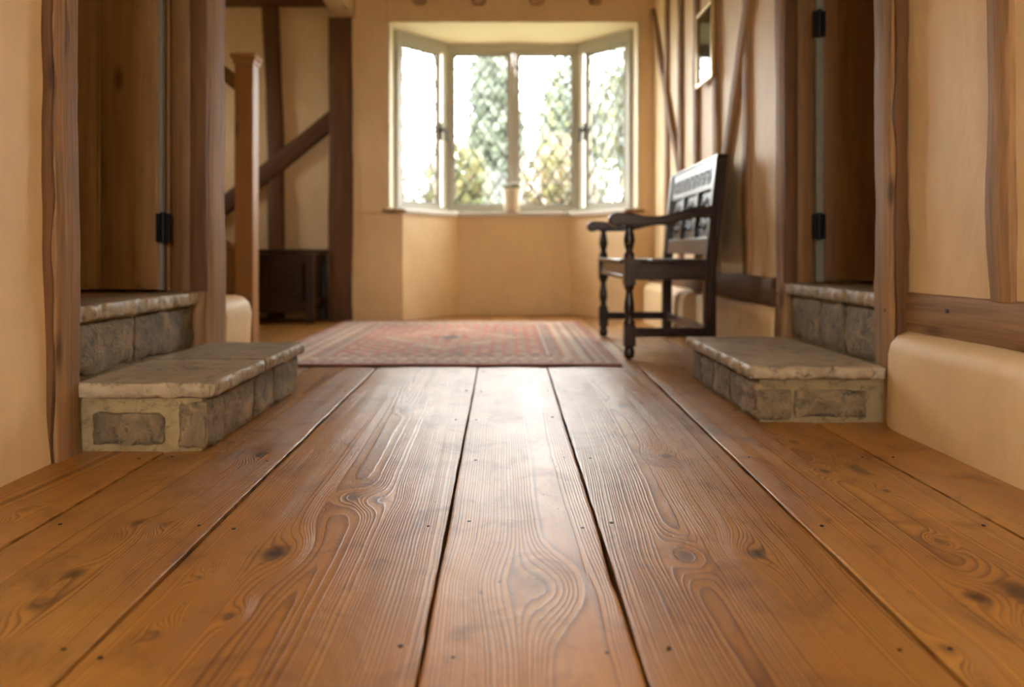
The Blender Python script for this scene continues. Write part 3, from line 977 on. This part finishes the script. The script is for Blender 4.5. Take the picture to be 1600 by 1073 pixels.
# ------------------------------------------------------------------ stone steps
def step_set(name, label, sgn, xo, xi, y0, y1, zl, zu, near, side, riser, slabs, xr_, ry0, ry1, uslabs, end_top):
    """lower step from xi (hall side) to xo (wall); near/side/riser: lists of stone spans"""
    root = empty(name, ((xo + xi) / 2, (y0 + y1) / 2, 0))
    tag(root, label, 'steps')
    def X(a, b_): return (min(a, b_), max(a, b_))
    th = .036
    zs = zl - th
    i_in = xi - sgn * 0          # outermost stone face on the hall side
    a, b_ = X(xo + sgn * .035, xi + sgn * .012)
    MB().rough_block(a, b_, y0 + .010, y1 - .01, -.03, zs - .001, .03, .002, .002, y0).build('mortar', 'mortar', root)
    for k, (p, q, zz0, zz1) in enumerate(near):         # face towards the viewer
        a, b_ = X(p, q)
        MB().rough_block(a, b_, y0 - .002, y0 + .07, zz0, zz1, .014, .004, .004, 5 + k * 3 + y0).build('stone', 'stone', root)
    for k, (p, q, zz0, zz1) in enumerate(side):         # face towards the hall
        a, b_ = X(xi - sgn * .002, xi + sgn * .07)
        MB().rough_block(a, b_, p, q, zz0, zz1, .014, .005, .004, 25 + k * 3 + y0).build('stone', 'stone', root)
    for k, (p, q) in enumerate(slabs):
        a, b_ = X(xi - sgn * .024, xo + sgn * .02)
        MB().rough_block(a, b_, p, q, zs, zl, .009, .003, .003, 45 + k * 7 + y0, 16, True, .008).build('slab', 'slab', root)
    # upper step
    a, b_ = X(xr_ + sgn * .012, xr_ + sgn * .36)
    MB().rough_block(a, b_, ry0, ry1, zl - .06, zu - .040, .04, .002, .002, y0 + 1).build('mortar', 'mortar', root)
    for k, (p, q) in enumerate(riser):
        a, b_ = X(xr_, xr_ + sgn * .06)
        MB().rough_block(a, b_, p, q, zl - .004, zu - .050, .016, .005, .003, 65 + k * 3 + y0).build('stone', 'stone', root)
    for k, (p, q) in enumerate(uslabs):
        a, b_ = X(xr_ - sgn * .02, xr_ + sgn * .38)
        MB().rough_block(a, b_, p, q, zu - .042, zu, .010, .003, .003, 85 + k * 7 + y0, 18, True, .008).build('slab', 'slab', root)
    return root

step_set('stone_steps', 'two worn sandstone steps with a two-piece tread up to left doorway', -1, -1.030, -.730, 1.858, 2.680, .167, .345,
         [(-1.005, -.832, .014, .092), (-.800, -.730, .006, .096)],
         [(1.864, 2.215, .004, .120), (2.225, 2.40, .004, .124), (2.408, 2.672, .004, .124)],
         [(1.868, 2.24), (2.247, 2.655)], [(1.842, 2.262), (2.267, 2.702)], -1.088, 1.866, 2.664, [(1.866, 2.664)], .1)
step_set('stone_steps', 'two sandstone steps with a single slab tread up to right doorway', 1, 1.045, .704, 2.176, 2.926, .160, .362,
         [(.704, .806, .004, .092), (.814, 1.020, .012, .094)],
         [(2.182, 2.42, .004, .110), (2.428, 2.62, .004, .112), (2.628, 2.79, .004, .112), (2.796, 2.918, .004, .112)],
         [(2.252, 2.50), (2.508, 2.70), (2.707, 2.985)], [(2.158, 2.944)], 1.100, 2.250, 2.988, [(2.250, 2.988)], .1)

# ------------------------------------------------------------------ rug
def make_rug():
    x0, x1, y0, y1 = -1.115, .478, 3.255, 5.33
    nx, ny = 230, 290
    xs_, ys_ = np.linspace(0, 1, nx), np.linspace(0, 1, ny)
    U, V = np.meshgrid(xs_, ys_)
    Wd, Ln = x1 - x0, y1 - y0
    ex = np.minimum(U, 1 - U) * Wd
    ey = np.minimum(V, 1 - V) * Ln
    e = np.minimum(ex, ey)
    along = np.where(ex < ey, V * Ln, U * Wd)
    red, rust = np.array([.48, .145, .085]), np.array([.56, .22, .11])
    cream, navy, brown = np.array([.58, .47, .34]), np.array([.12, .075, .085]), np.array([.25, .11, .085])
    C = np.zeros((ny, nx, 3)); C[:] = red
    a, b_ = (U - .5) * Wd, (V - .5) * Ln
    # field: trellis of small motifs
    m1 = np.sin(a * 52) * np.sin(b_ * 52)
    m2 = np.sin((a + b_) * 38) * np.sin((a - b_) * 38)
    C[m1 > .45] = cream; C[m1 < -.55] = navy; C[m2 > .6] = rust
    med = np.abs(a) / .36 + np.abs(b_) / .52
    md = med + .04 * np.sign(np.sin(a * 60)) * np.sign(np.sin(b_ * 60))
    C[(md < 1.0)] = rust; C[(md < 1.0) & (m1 > .3)] = cream; C[(md < 1.0) & (m1 < -.4)] = red
    C[(md > .95) & (md < 1.05)] = cream; C[(md < .45)] = red * 1.1; C[(md < .45) & (m2 > .3)] = cream; C[(md < .2)] = navy
    def band(lo, hi, c): C[(e >= lo) & (e < hi)] = c
    band(0, .02, red * .9)
    band(.02, .105, brown)
    s1 = np.sin(along * 70) * np.sin((e - .06) * 60)
    C[(e >= .03) & (e < .095) & (s1 > .15)] = cream
    C[(e >= .03) & (e < .095) & (s1 < -.5)] = rust
    band(.105, .118, navy)
    band(.118, .215, cream)
    s2 = np.sin(along * 48) * np.cos((e - .166) * 55)
    C[(e >= .125) & (e < .208) & (s2 > .4)] = brown
    C[(e >= .125) & (e < .208) & (s2 < -.45)] = red
    band(.215, .228, rust); band(.228, .285, brown)
    C[(e >= .235) & (e < .278) & (np.sin(along * 95) > .35)] = cream * .8
    band(.285, .297, cream); band(.297, .305, navy)
    n = vnoise(U * 60, V * 80, 3)[..., None]
    fade = (.8 + .5 * vnoise(U * 4, V * 5, 9))[..., None]
    C = np.clip((C * .92 + .05 * np.array([1, .86, .75])) * (.82 + .36 * n) * fade, 0, 1)
    Z = .0085 + .0012 * vnoise(U * 14, V * 16, 4)
    wob = .006 * (vnoise(V * 7, V * 0, 21) - .5) * (np.abs(U - .5) * 2) ** 3
    X = x0 + U * Wd + wob; Yv = y0 + V * Ln + .005 * (vnoise(U * 8, U * 0, 5) - .5) * (np.abs(V - .5) * 2) ** 3
    root = empty('rug', ((x0 + x1) / 2, (y0 + y1) / 2, 0))
    tag(root, 'faded red and cream patterned wool rug lying before the bay window', 'rug')
    off = np.array([(x0 + x1) / 2, (y0 + y1) / 2, 0])
    co = (np.stack([X, Yv, Z], -1).reshape(-1, 3) - off)
    me = bpy.data.meshes.new('pile')
    ii = (np.arange(ny - 1)[:, None] * nx + np.arange(nx - 1)[None, :]).ravel()
    fc = np.stack([ii, ii + 1, ii + nx + 1, ii + nx], 1)
    me.from_pydata(co.tolist(), [], fc.tolist())
    ca = me.attributes.new('col', 'FLOAT_COLOR', 'POINT')
    ca.data.foreach_set('color', np.concatenate([C.reshape(-1, 3), np.ones((nx * ny, 1))], 1).astype(np.float32).ravel())
    me.shade_smooth(); me.materials.append(M['rug'])
    o = bpy.data.objects.new('pile', me); COL.objects.link(o); o.parent = root
    # bound edges
    for (p, q) in (((x0, y0), (x1, y0)), ((x0, y1), (x1, y1)), ((x0, y0), (x0, y1)), ((x1, y0), (x1, y1))):
        d = Vector((q[0] - p[0], q[1] - p[1], 0))
        MB().timber((p[0], p[1], .0045), (q[0], q[1], .0045), (0, 0, 1), .0085, .014, .002, 60, 8, p[0] + q[1], round_=.004).build('binding', M['bind'], root)
M['bind'] = plain('rug_binding', (.22, .09, .07), .9, 0, .3)
make_rug()

# ------------------------------------------------------------------ bench (open armchair settle)
def make_bench():
    XF, XB = .553, .918
    YN, YF = 3.49, 4.43
    root = empty('bench', ((XF + XB) / 2, (YN + YF) / 2, 0))
    tag(root, 'dark carved oak bench with turned legs and open arms against right wall', 'bench')
    ZSEAT, ZARM = .452, .655
    # turned front legs
    for y in (YN, YF):
        b_ = MB()
        b_.lathe([(.016, 0), (.024, .008), (.026, .030), (.020, .050), (.026, .058)], XF, y)
        b_.box(XF - .026, XF + .026, y - .026, y + .026, .058, .155)
        b_.lathe([(.024, .155), (.027, .165), (.017, .180), (.018, .20), (.025, .225), (.022, .255), (.016, .295), (.016, .31), (.024, .322), (.024, .335)], XF, y)
        b_.box(XF - .027, XF + .027, y - .027, y + .027, .335, ZSEAT + .004)
        b_.lathe([(.024, ZSEAT), (.026, .472), (.016, .488), (.019, .505), (.026, .535), (.022, .565), (.015, .595), (.020, .612), (.022, ZARM - .03)], XF, y)
        b_.build('leg', 'bench', root, smooth=50)
    # rear legs continue as raked back posts
    for y in (YN, YF):
        b_ = MB()
        prof = [(XB, 0), (XB, .40), (XB + .006, .46), (XB + .052, .915)]
        vs_, fs = [], []
        for x, z in prof:
            for a, c in ((-1, -1), (1, -1), (1, 1), (-1, 1)):
                vs_.append((x + a * .026, y + c * .024, z))
        for i in range(3):
            for k in range(4):
                k2 = (k + 1) % 4
                fs.append((i * 4 + k, i * 4 + k2, i * 4 + 4 + k2, i * 4 + 4 + k))
        fs += [(3, 2, 1, 0), (12, 13, 14, 15)]
        b_.add(vs_, fs).build('back_leg', 'bench', root, smooth=30, bevel=.004)
    # rails
    for y in (YN, YF):
        MB().box(XF + .02, XB - .02, y - .014, y + .014, .358, ZSEAT - .018).build('seat_rail', 'bench', root, bevel=.003)
        MB().box(XF + .02, XB - .02, y - .014, y + .014, .098, .140).build('stretcher', 'bench', root, bevel=.003)
    fr = MB().box(XF - .016, XF + .012, YN + .02, YF - .02, .358, ZSEAT - .018).build('seat_rail', 'bench', root, bevel=.003)
    MB().box(XF - .021, XF - .012, YN + .03, YF - .03, .362, .378).build('moulding', 'bench', fr, bevel=.003)
    MB().box(XB - .014, XB + .014, YN + .02, YF - .02, .358, ZSEAT - .018).build('seat_rail', 'bench', root, bevel=.003)
    MB().box(XB - .014, XB + .014, YN + .02, YF - .02, .098, .140).build('stretcher', 'bench', root, bevel=.003)
    # seat of three boards
    w_ = (XB - .01 - (XF - .035)) / 3
    for k in range(3):
        a = XF - .035 + k * w_
        y0, y1 = (YN - .034, YF + .034) if k == 1 else ((YN + .028, YF - .028) if k == 0 else (YN + .026, YF - .026))
        if k == 0: a += 0
        MB().box(a, a + w_ - .001, y0, y1, ZSEAT - .018, ZSEAT).build('seat_board', 'bench', root, bevel=.004)
    # shaped arms
    for y in (YN, YF):
        top = [(XF - .095, .640), (XF - .085, .655), (XF - .06, .663), (XF, .660), (XF + .06, .648), (XF + .12, .645), (XF + .19, .655), (XF + .26, .680), (XF + .31, .692), (XB + .022, .695)]
        bot = [(XB + .022, .640), (XF + .30, .640), (XF + .24, .628), (XF + .17, .610), (XF + .10, .605), (XF + .04, .604), (XF, .600), (XF - .035, .612), (XF - .055, .602), (XF - .078, .602), (XF - .094, .617)]
        MB().prism(top + bot, 'y', y - .026, y + .026).build('arm', 'bench', root, smooth=30, bevel=.006)
    # raked back: coordinates along the rake
    def bx(z): return XB + .006 + (.046) * (z - .46) / .455
    def slab(name, y0, y1, z0, z1, t, off=0.0, par=root, bev=.003):
        vs_ = []
        for z in (z0, z1):
            xx = bx(z) + off
            vs_ += [(xx - t / 2, y0, z), (xx + t / 2, y0, z), (xx + t / 2, y1, z), (xx - t / 2, y1, z)]
        return MB().add(vs_, [(3, 2, 1, 0), (4, 5, 6, 7), (0, 1, 5, 4), (1, 2, 6, 5), (2, 3, 7, 6), (3, 0, 4, 7)]).build(name, 'bench', par, smooth=0, bevel=bev, axis=1)
    ya, yb = YN + .022, YF - .022
    tr = slab('top_rail', ya, yb, .775, .922, .034)
    slab('crest', YN - .026, YF + .026, .914, .928, .052, .002)
    slab('bottom_rail', ya, yb, .475, .553, .032)
    pw = (yb - ya) / 3
    for k in range(4):
        yc = ya + k * pw
        slab('muntin', max(ya, yc - .024), min(yb, yc + .024), .553, .775, .032)
    for k in range(3):
        p = slab('panel', ya + k * pw + .024, ya + (k + 1) * pw - .024, .553, .775, .012, .006)
        yc = ya + (k + .5) * pw
        cv = MB()
        for (dy, dz, r) in ((0, 0, .034), (0, .062, .018), (0, -.062, .018), (.058, .05, .016), (-.058, .05, .016), (.058, -.05, .016), (-.058, -.05, .016), (.06, 0, .012), (-.06, 0, .012)):
            zc = .664 + dz
            xc = bx(zc) - .001
            n = 12
            vs_ = [(xc - .010, yc + dy, zc)]
            for rr, dx in ((r * .55, -.007), (r, .002)):
                for q in range(n):
                    a_ = 2 * math.pi * q / n
                    f_ = 1 + .22 * math.cos(4 * a_)
                    vs_.append((xc + dx, yc + dy + rr * f_ * math.cos(a_), zc + rr * f_ * math.sin(a_)))
            fs = [(0, 1 + (q + 1) % n, 1 + q) for q in range(n)]
            fs += [(1 + q, 1 + (q + 1) % n, 1 + n + (q + 1) % n, 1 + n + q) for q in range(n)]
            cv.add(vs_, fs)
        cv.build('carving', 'bench', p, smooth=60)
    # lunette carving on the top rail
    cv = MB()
    nl = 9
    for k in range(nl):
        yc = ya + (k + .5) * (yb - ya) / nl
        rad = (yb - ya) / nl * .46
        for r0 in (rad, rad * .6):
            for q in range(9):
                a0, a1 = math.pi * q / 9, math.pi * (q + 1) / 9
                za, zb = .805 + r0 * 1.5 * math.sin(a0), .805 + r0 * 1.5 * math.sin(a1)
                cv.bar((bx(za) - .018, yc + r0 * math.cos(a0), za), (bx(zb) - .018, yc + r0 * math.cos(a1), zb), (1, 0, 0), .008, .008)
    cv.build('carving', 'bench', tr, smooth=0)
make_bench()

# ------------------------------------------------------------------ chest in the stair hall
def make_chest():
    x0, x1, y0, y1, zt = -2.30, -1.312, 5.19, 5.60, .505
    root = empty('chest', ((x0 + x1) / 2, (y0 + y1) / 2, 0))
    tag(root, 'low dark oak panelled chest standing behind the newel post', 'chest')
    for x in (x0, x1 - .055):
        for y in (y0, y1 - .055):
            MB().box(x, x + .055, y, y + .055, 0, zt - .03).build('leg', 'chest', root, bevel=.003)
    MB().box(x0 - .012, x1 + .016, y0 - .02, y1 + .01, zt - .028, zt).build('lid', 'chest', root, bevel=.006)
    for y in (y0 + .006, y1 - .036):
        MB().box(x0 + .05, x1 - .05, y, y + .03, .40, zt - .03).build('rail', 'chest', root, bevel=.003)
        MB().box(x0 + .05, x1 - .05, y, y + .03, .075, .145).build('rail', 'chest', root, bevel=.003)
    for x in (x0 + .006, x1 - .036):
        MB().box(x, x + .03, y0 + .05, y1 - .05, .40, zt - .03).build('rail', 'chest', root, bevel=.003)
        MB().box(x, x + .03, y0 + .05, y1 - .05, .10, .165).build('rail', 'chest', root, bevel=.003)
        MB().box(x + .008, x + .02, y0 + .05, y1 - .05, .15, .41).build('panel', 'chest', root)
    for k in range(3):
        pw = (x1 - x0 - .11 + .0) / 3
        a = x0 + .055 + k * pw
        p = MB().box(a + .02, a + pw - .02, y0 + .016, y0 + .028, .14, .405).build('panel', 'chest', root)
        MB().prism([(a + .06, .19), (a + pw - .06, .19), (a + pw - .06, .36), (a + .06, .36)], 'y', y0 + .010, y0 + .02).build('raised_field', 'chest', p, smooth=0, bevel=.006)
        if k: MB().box(a - .025, a + .025, y0 + .006, y0 + .034, .14, .405).build('muntin', 'chest', root, bevel=.003)
    MB().box(x0 + .05, x1 - .05, y1 - .03, y1 - .018, .14, .405).build('back_panel', 'chest', root)
    MB().box(x0 + .04, x1 - .04, y0 + .03, y1 - .03, .09, .105).build('bottom', 'chest', root)
make_chest()

# ------------------------------------------------------------------ staircase with newel post
def make_stair():
    nx, ny = -1.413, 4.16
    root = empty('staircase', (nx, ny, 0))
    tag(root, 'oak staircase with a square honey newel post rising to the left', 'staircase')
    nw = MB().box(nx - .05, nx + .05, ny - .05, ny + .05, -.004, 1.50).build('newel_post', 'newel', root, bevel=.006)
    cap = MB()
    cap.box(nx - .058, nx + .058, ny - .058, ny + .058, 1.495, 1.515)
    vs_ = []
    for h_, r in ((1.515, .060), (1.532, .070), (1.545, .066), (1.556, .03)):
        vs_ += [(nx - r, ny - r, h_), (nx + r, ny - r, h_), (nx + r, ny + r, h_), (nx - r, ny + r, h_)]
    fs = [(3, 2, 1, 0), (12, 13, 14, 15)] + [(i * 4 + k, i * 4 + (k + 1) % 4, i * 4 + 4 + (k + 1) % 4, i * 4 + 4 + k) for i in range(3) for k in range(4)]
    cap.add(vs_, fs).build('cap', 'newel', nw, smooth=0, bevel=.003)
    run, rise, n = .235, .19, 6
    sl = rise / run
    for k in range(n):
        x = nx - .02 - k * run
        z = (k + 1) * rise
        MB().box(x - run, x + .025, 3.20, ny - .03, z - .03, z).build('tread', 'newel', root, bevel=.006)
        MB().box(x - .018, x, 3.22, ny - .03, z - rise, z - .03).build('riser', 'newel', root)
    def sloped(name, x0, x1, zoff0, zoff1, y0, y1, par=root, mat='newel'):
        # parallelogram following the pitch: z = (nx - x)*sl + off
        def zz(x, o): return (nx - x) * sl + o
        poly = [(x0, zz(x0, zoff0)), (x1, zz(x1, zoff0)), (x1, zz(x1, zoff1)), (x0, zz(x0, zoff1))]
        return MB().prism(poly, 'y', y0, y1).build(name, mat, par, smooth=0, bevel=.004, axis=0)
    xe = nx - n * run
    st = sloped('string', nx - .05, xe, .02, .44, ny - .02, ny + .02, mat='door')
    sloped('string_cap', nx - .05, xe, .44, .47, ny - .03, ny + .03, st)
    sloped('handrail', nx - .05, xe, 1.31, 1.40, ny - .028, ny + .028, mat='door')
    for k in range(9):
        x = nx - .16 - k * .14
        MB().box(x - .016, x + .016, ny - .016, ny + .016, (nx - x) * sl + .47, (nx - x) * sl + 1.315).build('baluster', 'newel', root)
make_stair()

# ------------------------------------------------------------------ framed picture on the right wall
def make_picture():
    ya, yb, z0, z1 = 3.90, 4.20, 1.375, 1.775
    def P(y, n, z): return (XR(y) - .024 - n, y, z)
    root = empty('framed_picture', (XR(4.05) - .03, 4.05, z0))
    tag(root, 'small gilt framed picture hung between studs on the right wall', 'picture')
    fw = .018
    def bar(p, q, name='frame'):
        MB().bar(p, q, (-1, 0, 0), .018, fw).build(name, 'gilt', root, smooth=0, bevel=.003)
    bar(P(ya, .012, z0 + fw / 2), P(yb, .012, z0 + fw / 2)); bar(P(ya, .012, z1 - fw / 2), P(yb, .012, z1 - fw / 2))
    bar(P(ya + fw / 2, .012, z0), P(ya + fw / 2, .012, z1)); bar(P(yb - fw / 2, .012, z0), P(yb - fw / 2, .012, z1))
    def sheet(n0, n1, mat, name, m=.012):
        vs_ = [P(y, n, z) for n in (n0, n1) for (y, z) in ((ya + m, z0 + m), (yb - m, z0 + m), (yb - m, z1 - m), (ya + m, z1 - m))]
        MB().add(vs_, [(0, 1, 2, 3), (7, 6, 5, 4), (0, 4, 5, 1), (1, 5, 6, 2), (2, 6, 7, 3), (3, 7, 4, 0)]).build(name, mat, root, smooth=0)
    sheet(.000, .006, 'print', 'print'); sheet(.009, .011, 'picglass', 'glazing')
M['picglass'] = glass('picture_glass')
make_picture()

# ------------------------------------------------------------------ potted plant on the sill
def make_pot():
    cx, cy, z = .035, 6.055 - .03, SILL_T
    root = empty('potted_plant', (cx, cy, z))
    tag(root, 'white flowers in a cream ceramic pot on the bay window sill', 'potted plant')
    MB().lathe([(.056, z), (.060, z + .006), (.066, z + .07), (.074, z + .15), (.076, z + .165), (.084, z + .168), (.085, z + .182), (.074, z + .184), (.068, z + .172)], cx, cy, 28).build('pot', 'pot', root, smooth=50)
    MB().lathe([(.066, z + .168), (.060, z + .176), (.02, z + .182)], cx, cy, 16).build('soil', 'soil', root, smooth=50)
    random.seed(5)
    for k in range(11):
        a = k * 2.4; r = .012 + .048 * math.sqrt(k / 11)
        fx, fy, fz = cx + r * math.cos(a), cy + r * math.sin(a), z + .225 + random.uniform(-.02, .012) - r * .3
        st = MB().timber((cx + .4 * (fx - cx), cy + .4 * (fy - cy), z + .175), (fx, fy, fz - .006), (1, 0, 0), .004, .004, 0, 3).build('stem', 'leaf', root)
        pm = MB()
        for q in range(6):
            b_ = q * math.pi / 3
            c, s_ = math.cos(b_), math.sin(b_)
            pr = .019
            pts = [(fx, fy, fz), (fx + pr * .6 * c - pr * .4 * s_, fy + pr * .6 * s_ + pr * .4 * c, fz + .006), (fx + pr * c, fy + pr * s_, fz + .003), (fx + pr * .6 * c + pr * .4 * s_, fy + pr * .6 * s_ - pr * .4 * c, fz + .006)]
            pm.add(pts, [(0, 1, 2, 3)])
        pm.lathe([(.004, fz), (.006, fz + .006), (.002, fz + .011)], fx, fy, 8)
        pm.build('flower', 'petal', st, smooth=0)
    for k in range(9):
        a = k * .75 + .2
        c, s_ = math.cos(a), math.sin(a)
        r0, r1 = .02, random.uniform(.075, .10)
        zz = z + .19
        pts = [(cx + r0 * c, cy + r0 * s_, zz), (cx + .06 * c - .014 * s_, cy + .06 * s_ + .014 * c, zz + .018), (cx + r1 * c, cy + r1 * s_, zz + .004), (cx + .06 * c + .014 * s_, cy + .06 * s_ - .014 * c, zz + .018)]
        MB().add(pts, [(0, 1, 2), (0, 2, 3)]).build('leaf', 'leaf', root, smooth=0)
make_pot()

# ------------------------------------------------------------------ garden beyond the window
lawn = MB().box(-60, 60, -60, 90, -.5, -.35).build('lawn', 'lawn', smooth=0)
tag(lawn, 'sunlit lawn outside the bay window', 'lawn', kind='structure')

def leaf_cloud(name, blobs, count, size, cols, parent):
    tot = sum(b_[3] * b_[4] * b_[5] for b_ in blobs)
    V, Fc, C = [], [], []
    for (cx, cy, cz, rx, ry, rz) in blobs:
        n = int(count * rx * ry * rz / tot)
        d = rng.normal(size=(n, 3)); d /= np.linalg.norm(d, axis=1)[:, None]
        r = rng.random(n) ** .45
        P = d * r[:, None] * np.array([rx, ry, rz]) + np.array([cx, cy, cz])
        a = rng.normal(size=(n, 3)); a /= np.linalg.norm(a, axis=1)[:, None]
        b2 = np.cross(a, rng.normal(size=(n, 3))); b2 /= np.linalg.norm(b2, axis=1)[:, None]
        s_ = size * (.6 + .8 * rng.random(n))[:, None]
        o = sum(len(v) for v in V)
        quad = np.stack([P - a * s_, P + b2 * s_ * .5, P + a * s_, P - b2 * s_ * .5], 1).reshape(-1, 3)
        V.append(quad)
        Fc.append(np.arange(4 * n).reshape(-1, 4) + o)
        ci = rng.choice(len(cols), n, p=[c[1] for c in cols])
        cc = np.array([c[0] for c in cols])[ci] * (.6 + .8 * rng.random(n))[:, None]
        C.append(np.repeat(cc, 4, 0))
    V = np.concatenate(V); Fc = np.concatenate(Fc); C = np.clip(np.concatenate(C), 0, 1)
    off = np.array(wloc(parent))
    me = bpy.data.meshes.new(name)
    me.from_pydata((V - off).tolist(), [], Fc.tolist())
    ca = me.attributes.new('col', 'FLOAT_COLOR', 'POINT')
    ca.data.foreach_set('color', np.concatenate([C, np.ones((len(C), 1))], 1).astype(np.float32).ravel())
    me.materials.append(M['foliage'])
    o = bpy.data.objects.new(name, me); COL.objects.link(o); o.parent = parent
    return o

GREEN, OLIVE, LIME = (.075, .10, .055), (.105, .105, .055), (.15, .145, .055)
PINK, PEACH, WHITE = (.22, .145, .12), (.22, .16, .10), (.24, .23, .21)
HAZE_GREEN, MIST = (.16, .185, .135), (.21, .23, .195)  # tree leaf colours lightened to imitate haze
G0 = -.35
def shrub(x, y, w_, h_, cols, label):
    r = empty('shrub', (x, y, G0)); tag(r, label, 'shrub', 'flowering shrubs outside the bay window')
    leaf_cloud('foliage', [(x, y, G0 + h_ * .55, w_ * .5, w_ * .45, h_ * .46), (x - w_ * .2, y, G0 + h_ * .35, w_ * .38, w_ * .4, h_ * .33), (x + w_ * .2, y - .1, G0 + h_ * .4, w_ * .38, w_ * .4, h_ * .36)], 9000, .045, cols, r)
    for k in range(3):
        MB().timber((x + (k - 1) * .06, y, G0 - .02), (x + (k - 1) * w_ * .2, y, G0 + h_ * .6), (1, 0, 0), .03, .03, .004, 6).build('stem', 'bark', r)
def tree(x, y, h_, w_, cols, label, n=5000, low=.25):
    r = empty('tree', (x, y, G0)); tag(r, label, 'tree', 'trees beyond the garden border')
    random.seed(int(x * 100))
    bl = [(x, y, G0 + h_ * (.5 + low / 2), w_ * .4, w_ * .4, h_ * .42)]
    for k in range(5):
        bl.append((x + random.uniform(-.35, .35) * w_, y + random.uniform(-.3, .3) * w_, G0 + h_ * random.uniform(low + .1, .85), w_ * .28, w_ * .28, h_ * .16))
    leaf_cloud('crown', bl, n, .13, cols, r)
    MB().timber((x, y, G0 - .05), (x, y, G0 + h_ * .7), (1, 0, 0), .22, .22, .02, 10, 1).build('trunk', 'bark', r)

fl = [(LIME, .3), (OLIVE, .25), (PEACH, .2), (PINK, .13), (WHITE, .12)]
gr = [(LIME, .35), (OLIVE, .35), (GREEN, .15), (WHITE, .15)]
pk = [(PINK, .3), (PEACH, .25), (WHITE, .2), (OLIVE, .25)]
for (sx, sy, sh, cc, lb) in (
        (-1.90, 10.1, 2.55, gr, 'pale green shrub outside, leftmost through the bay window'),
        (-.64, 10.0, 2.25, [(GREEN, .25), (LIME, .45), (OLIVE, .2), (PEACH, .1)], 'yellow green shrub outside left of the flower pot'),
        (.62, 10.2, 2.30, fl, 'shrub with peach blossom outside right of the flower pot'),
        (1.88, 10.1, 2.20, fl, 'blossoming shrub outside, rightmost through the bay window')):
    shrub(sx, sy, 1.05, sh, cc, lb)
for (sx, sy, sh, cc, lb) in (
        (-1.15, 12.7, 2.75, pk, 'tall pink flowering shrub outside behind the left casements'),
        (.80, 12.8, 2.85, pk, 'tall pink flowering shrub outside behind the right casements'),
        (2.75, 12.7, 2.75, gr, 'tall pale shrub outside at the far right casement'),
        (-3.1, 12.7, 2.85, gr, 'tall pale shrub outside at the far left casement')):
    shrub(sx, sy, 1.62, sh, cc, lb)
tree(-.30, 19, 6.0, 2.0, [(HAZE_GREEN, .6), (MIST, .4)], 'slim green tree outside, left of the window mullion', 8000, .05)
tree(1.85, 24, 7.6, 2.5, [(HAZE_GREEN, .5), (MIST, .35), (LIME, .15)], 'broad green tree outside, right of the window mullion', 10000, .05)
tree(5.5, 29, 10.0, 3.8, [(HAZE_GREEN, .35), (MIST, .4), (LIME, .25)], 'haze-paled green tree outside at the right casement', 12000, .1)
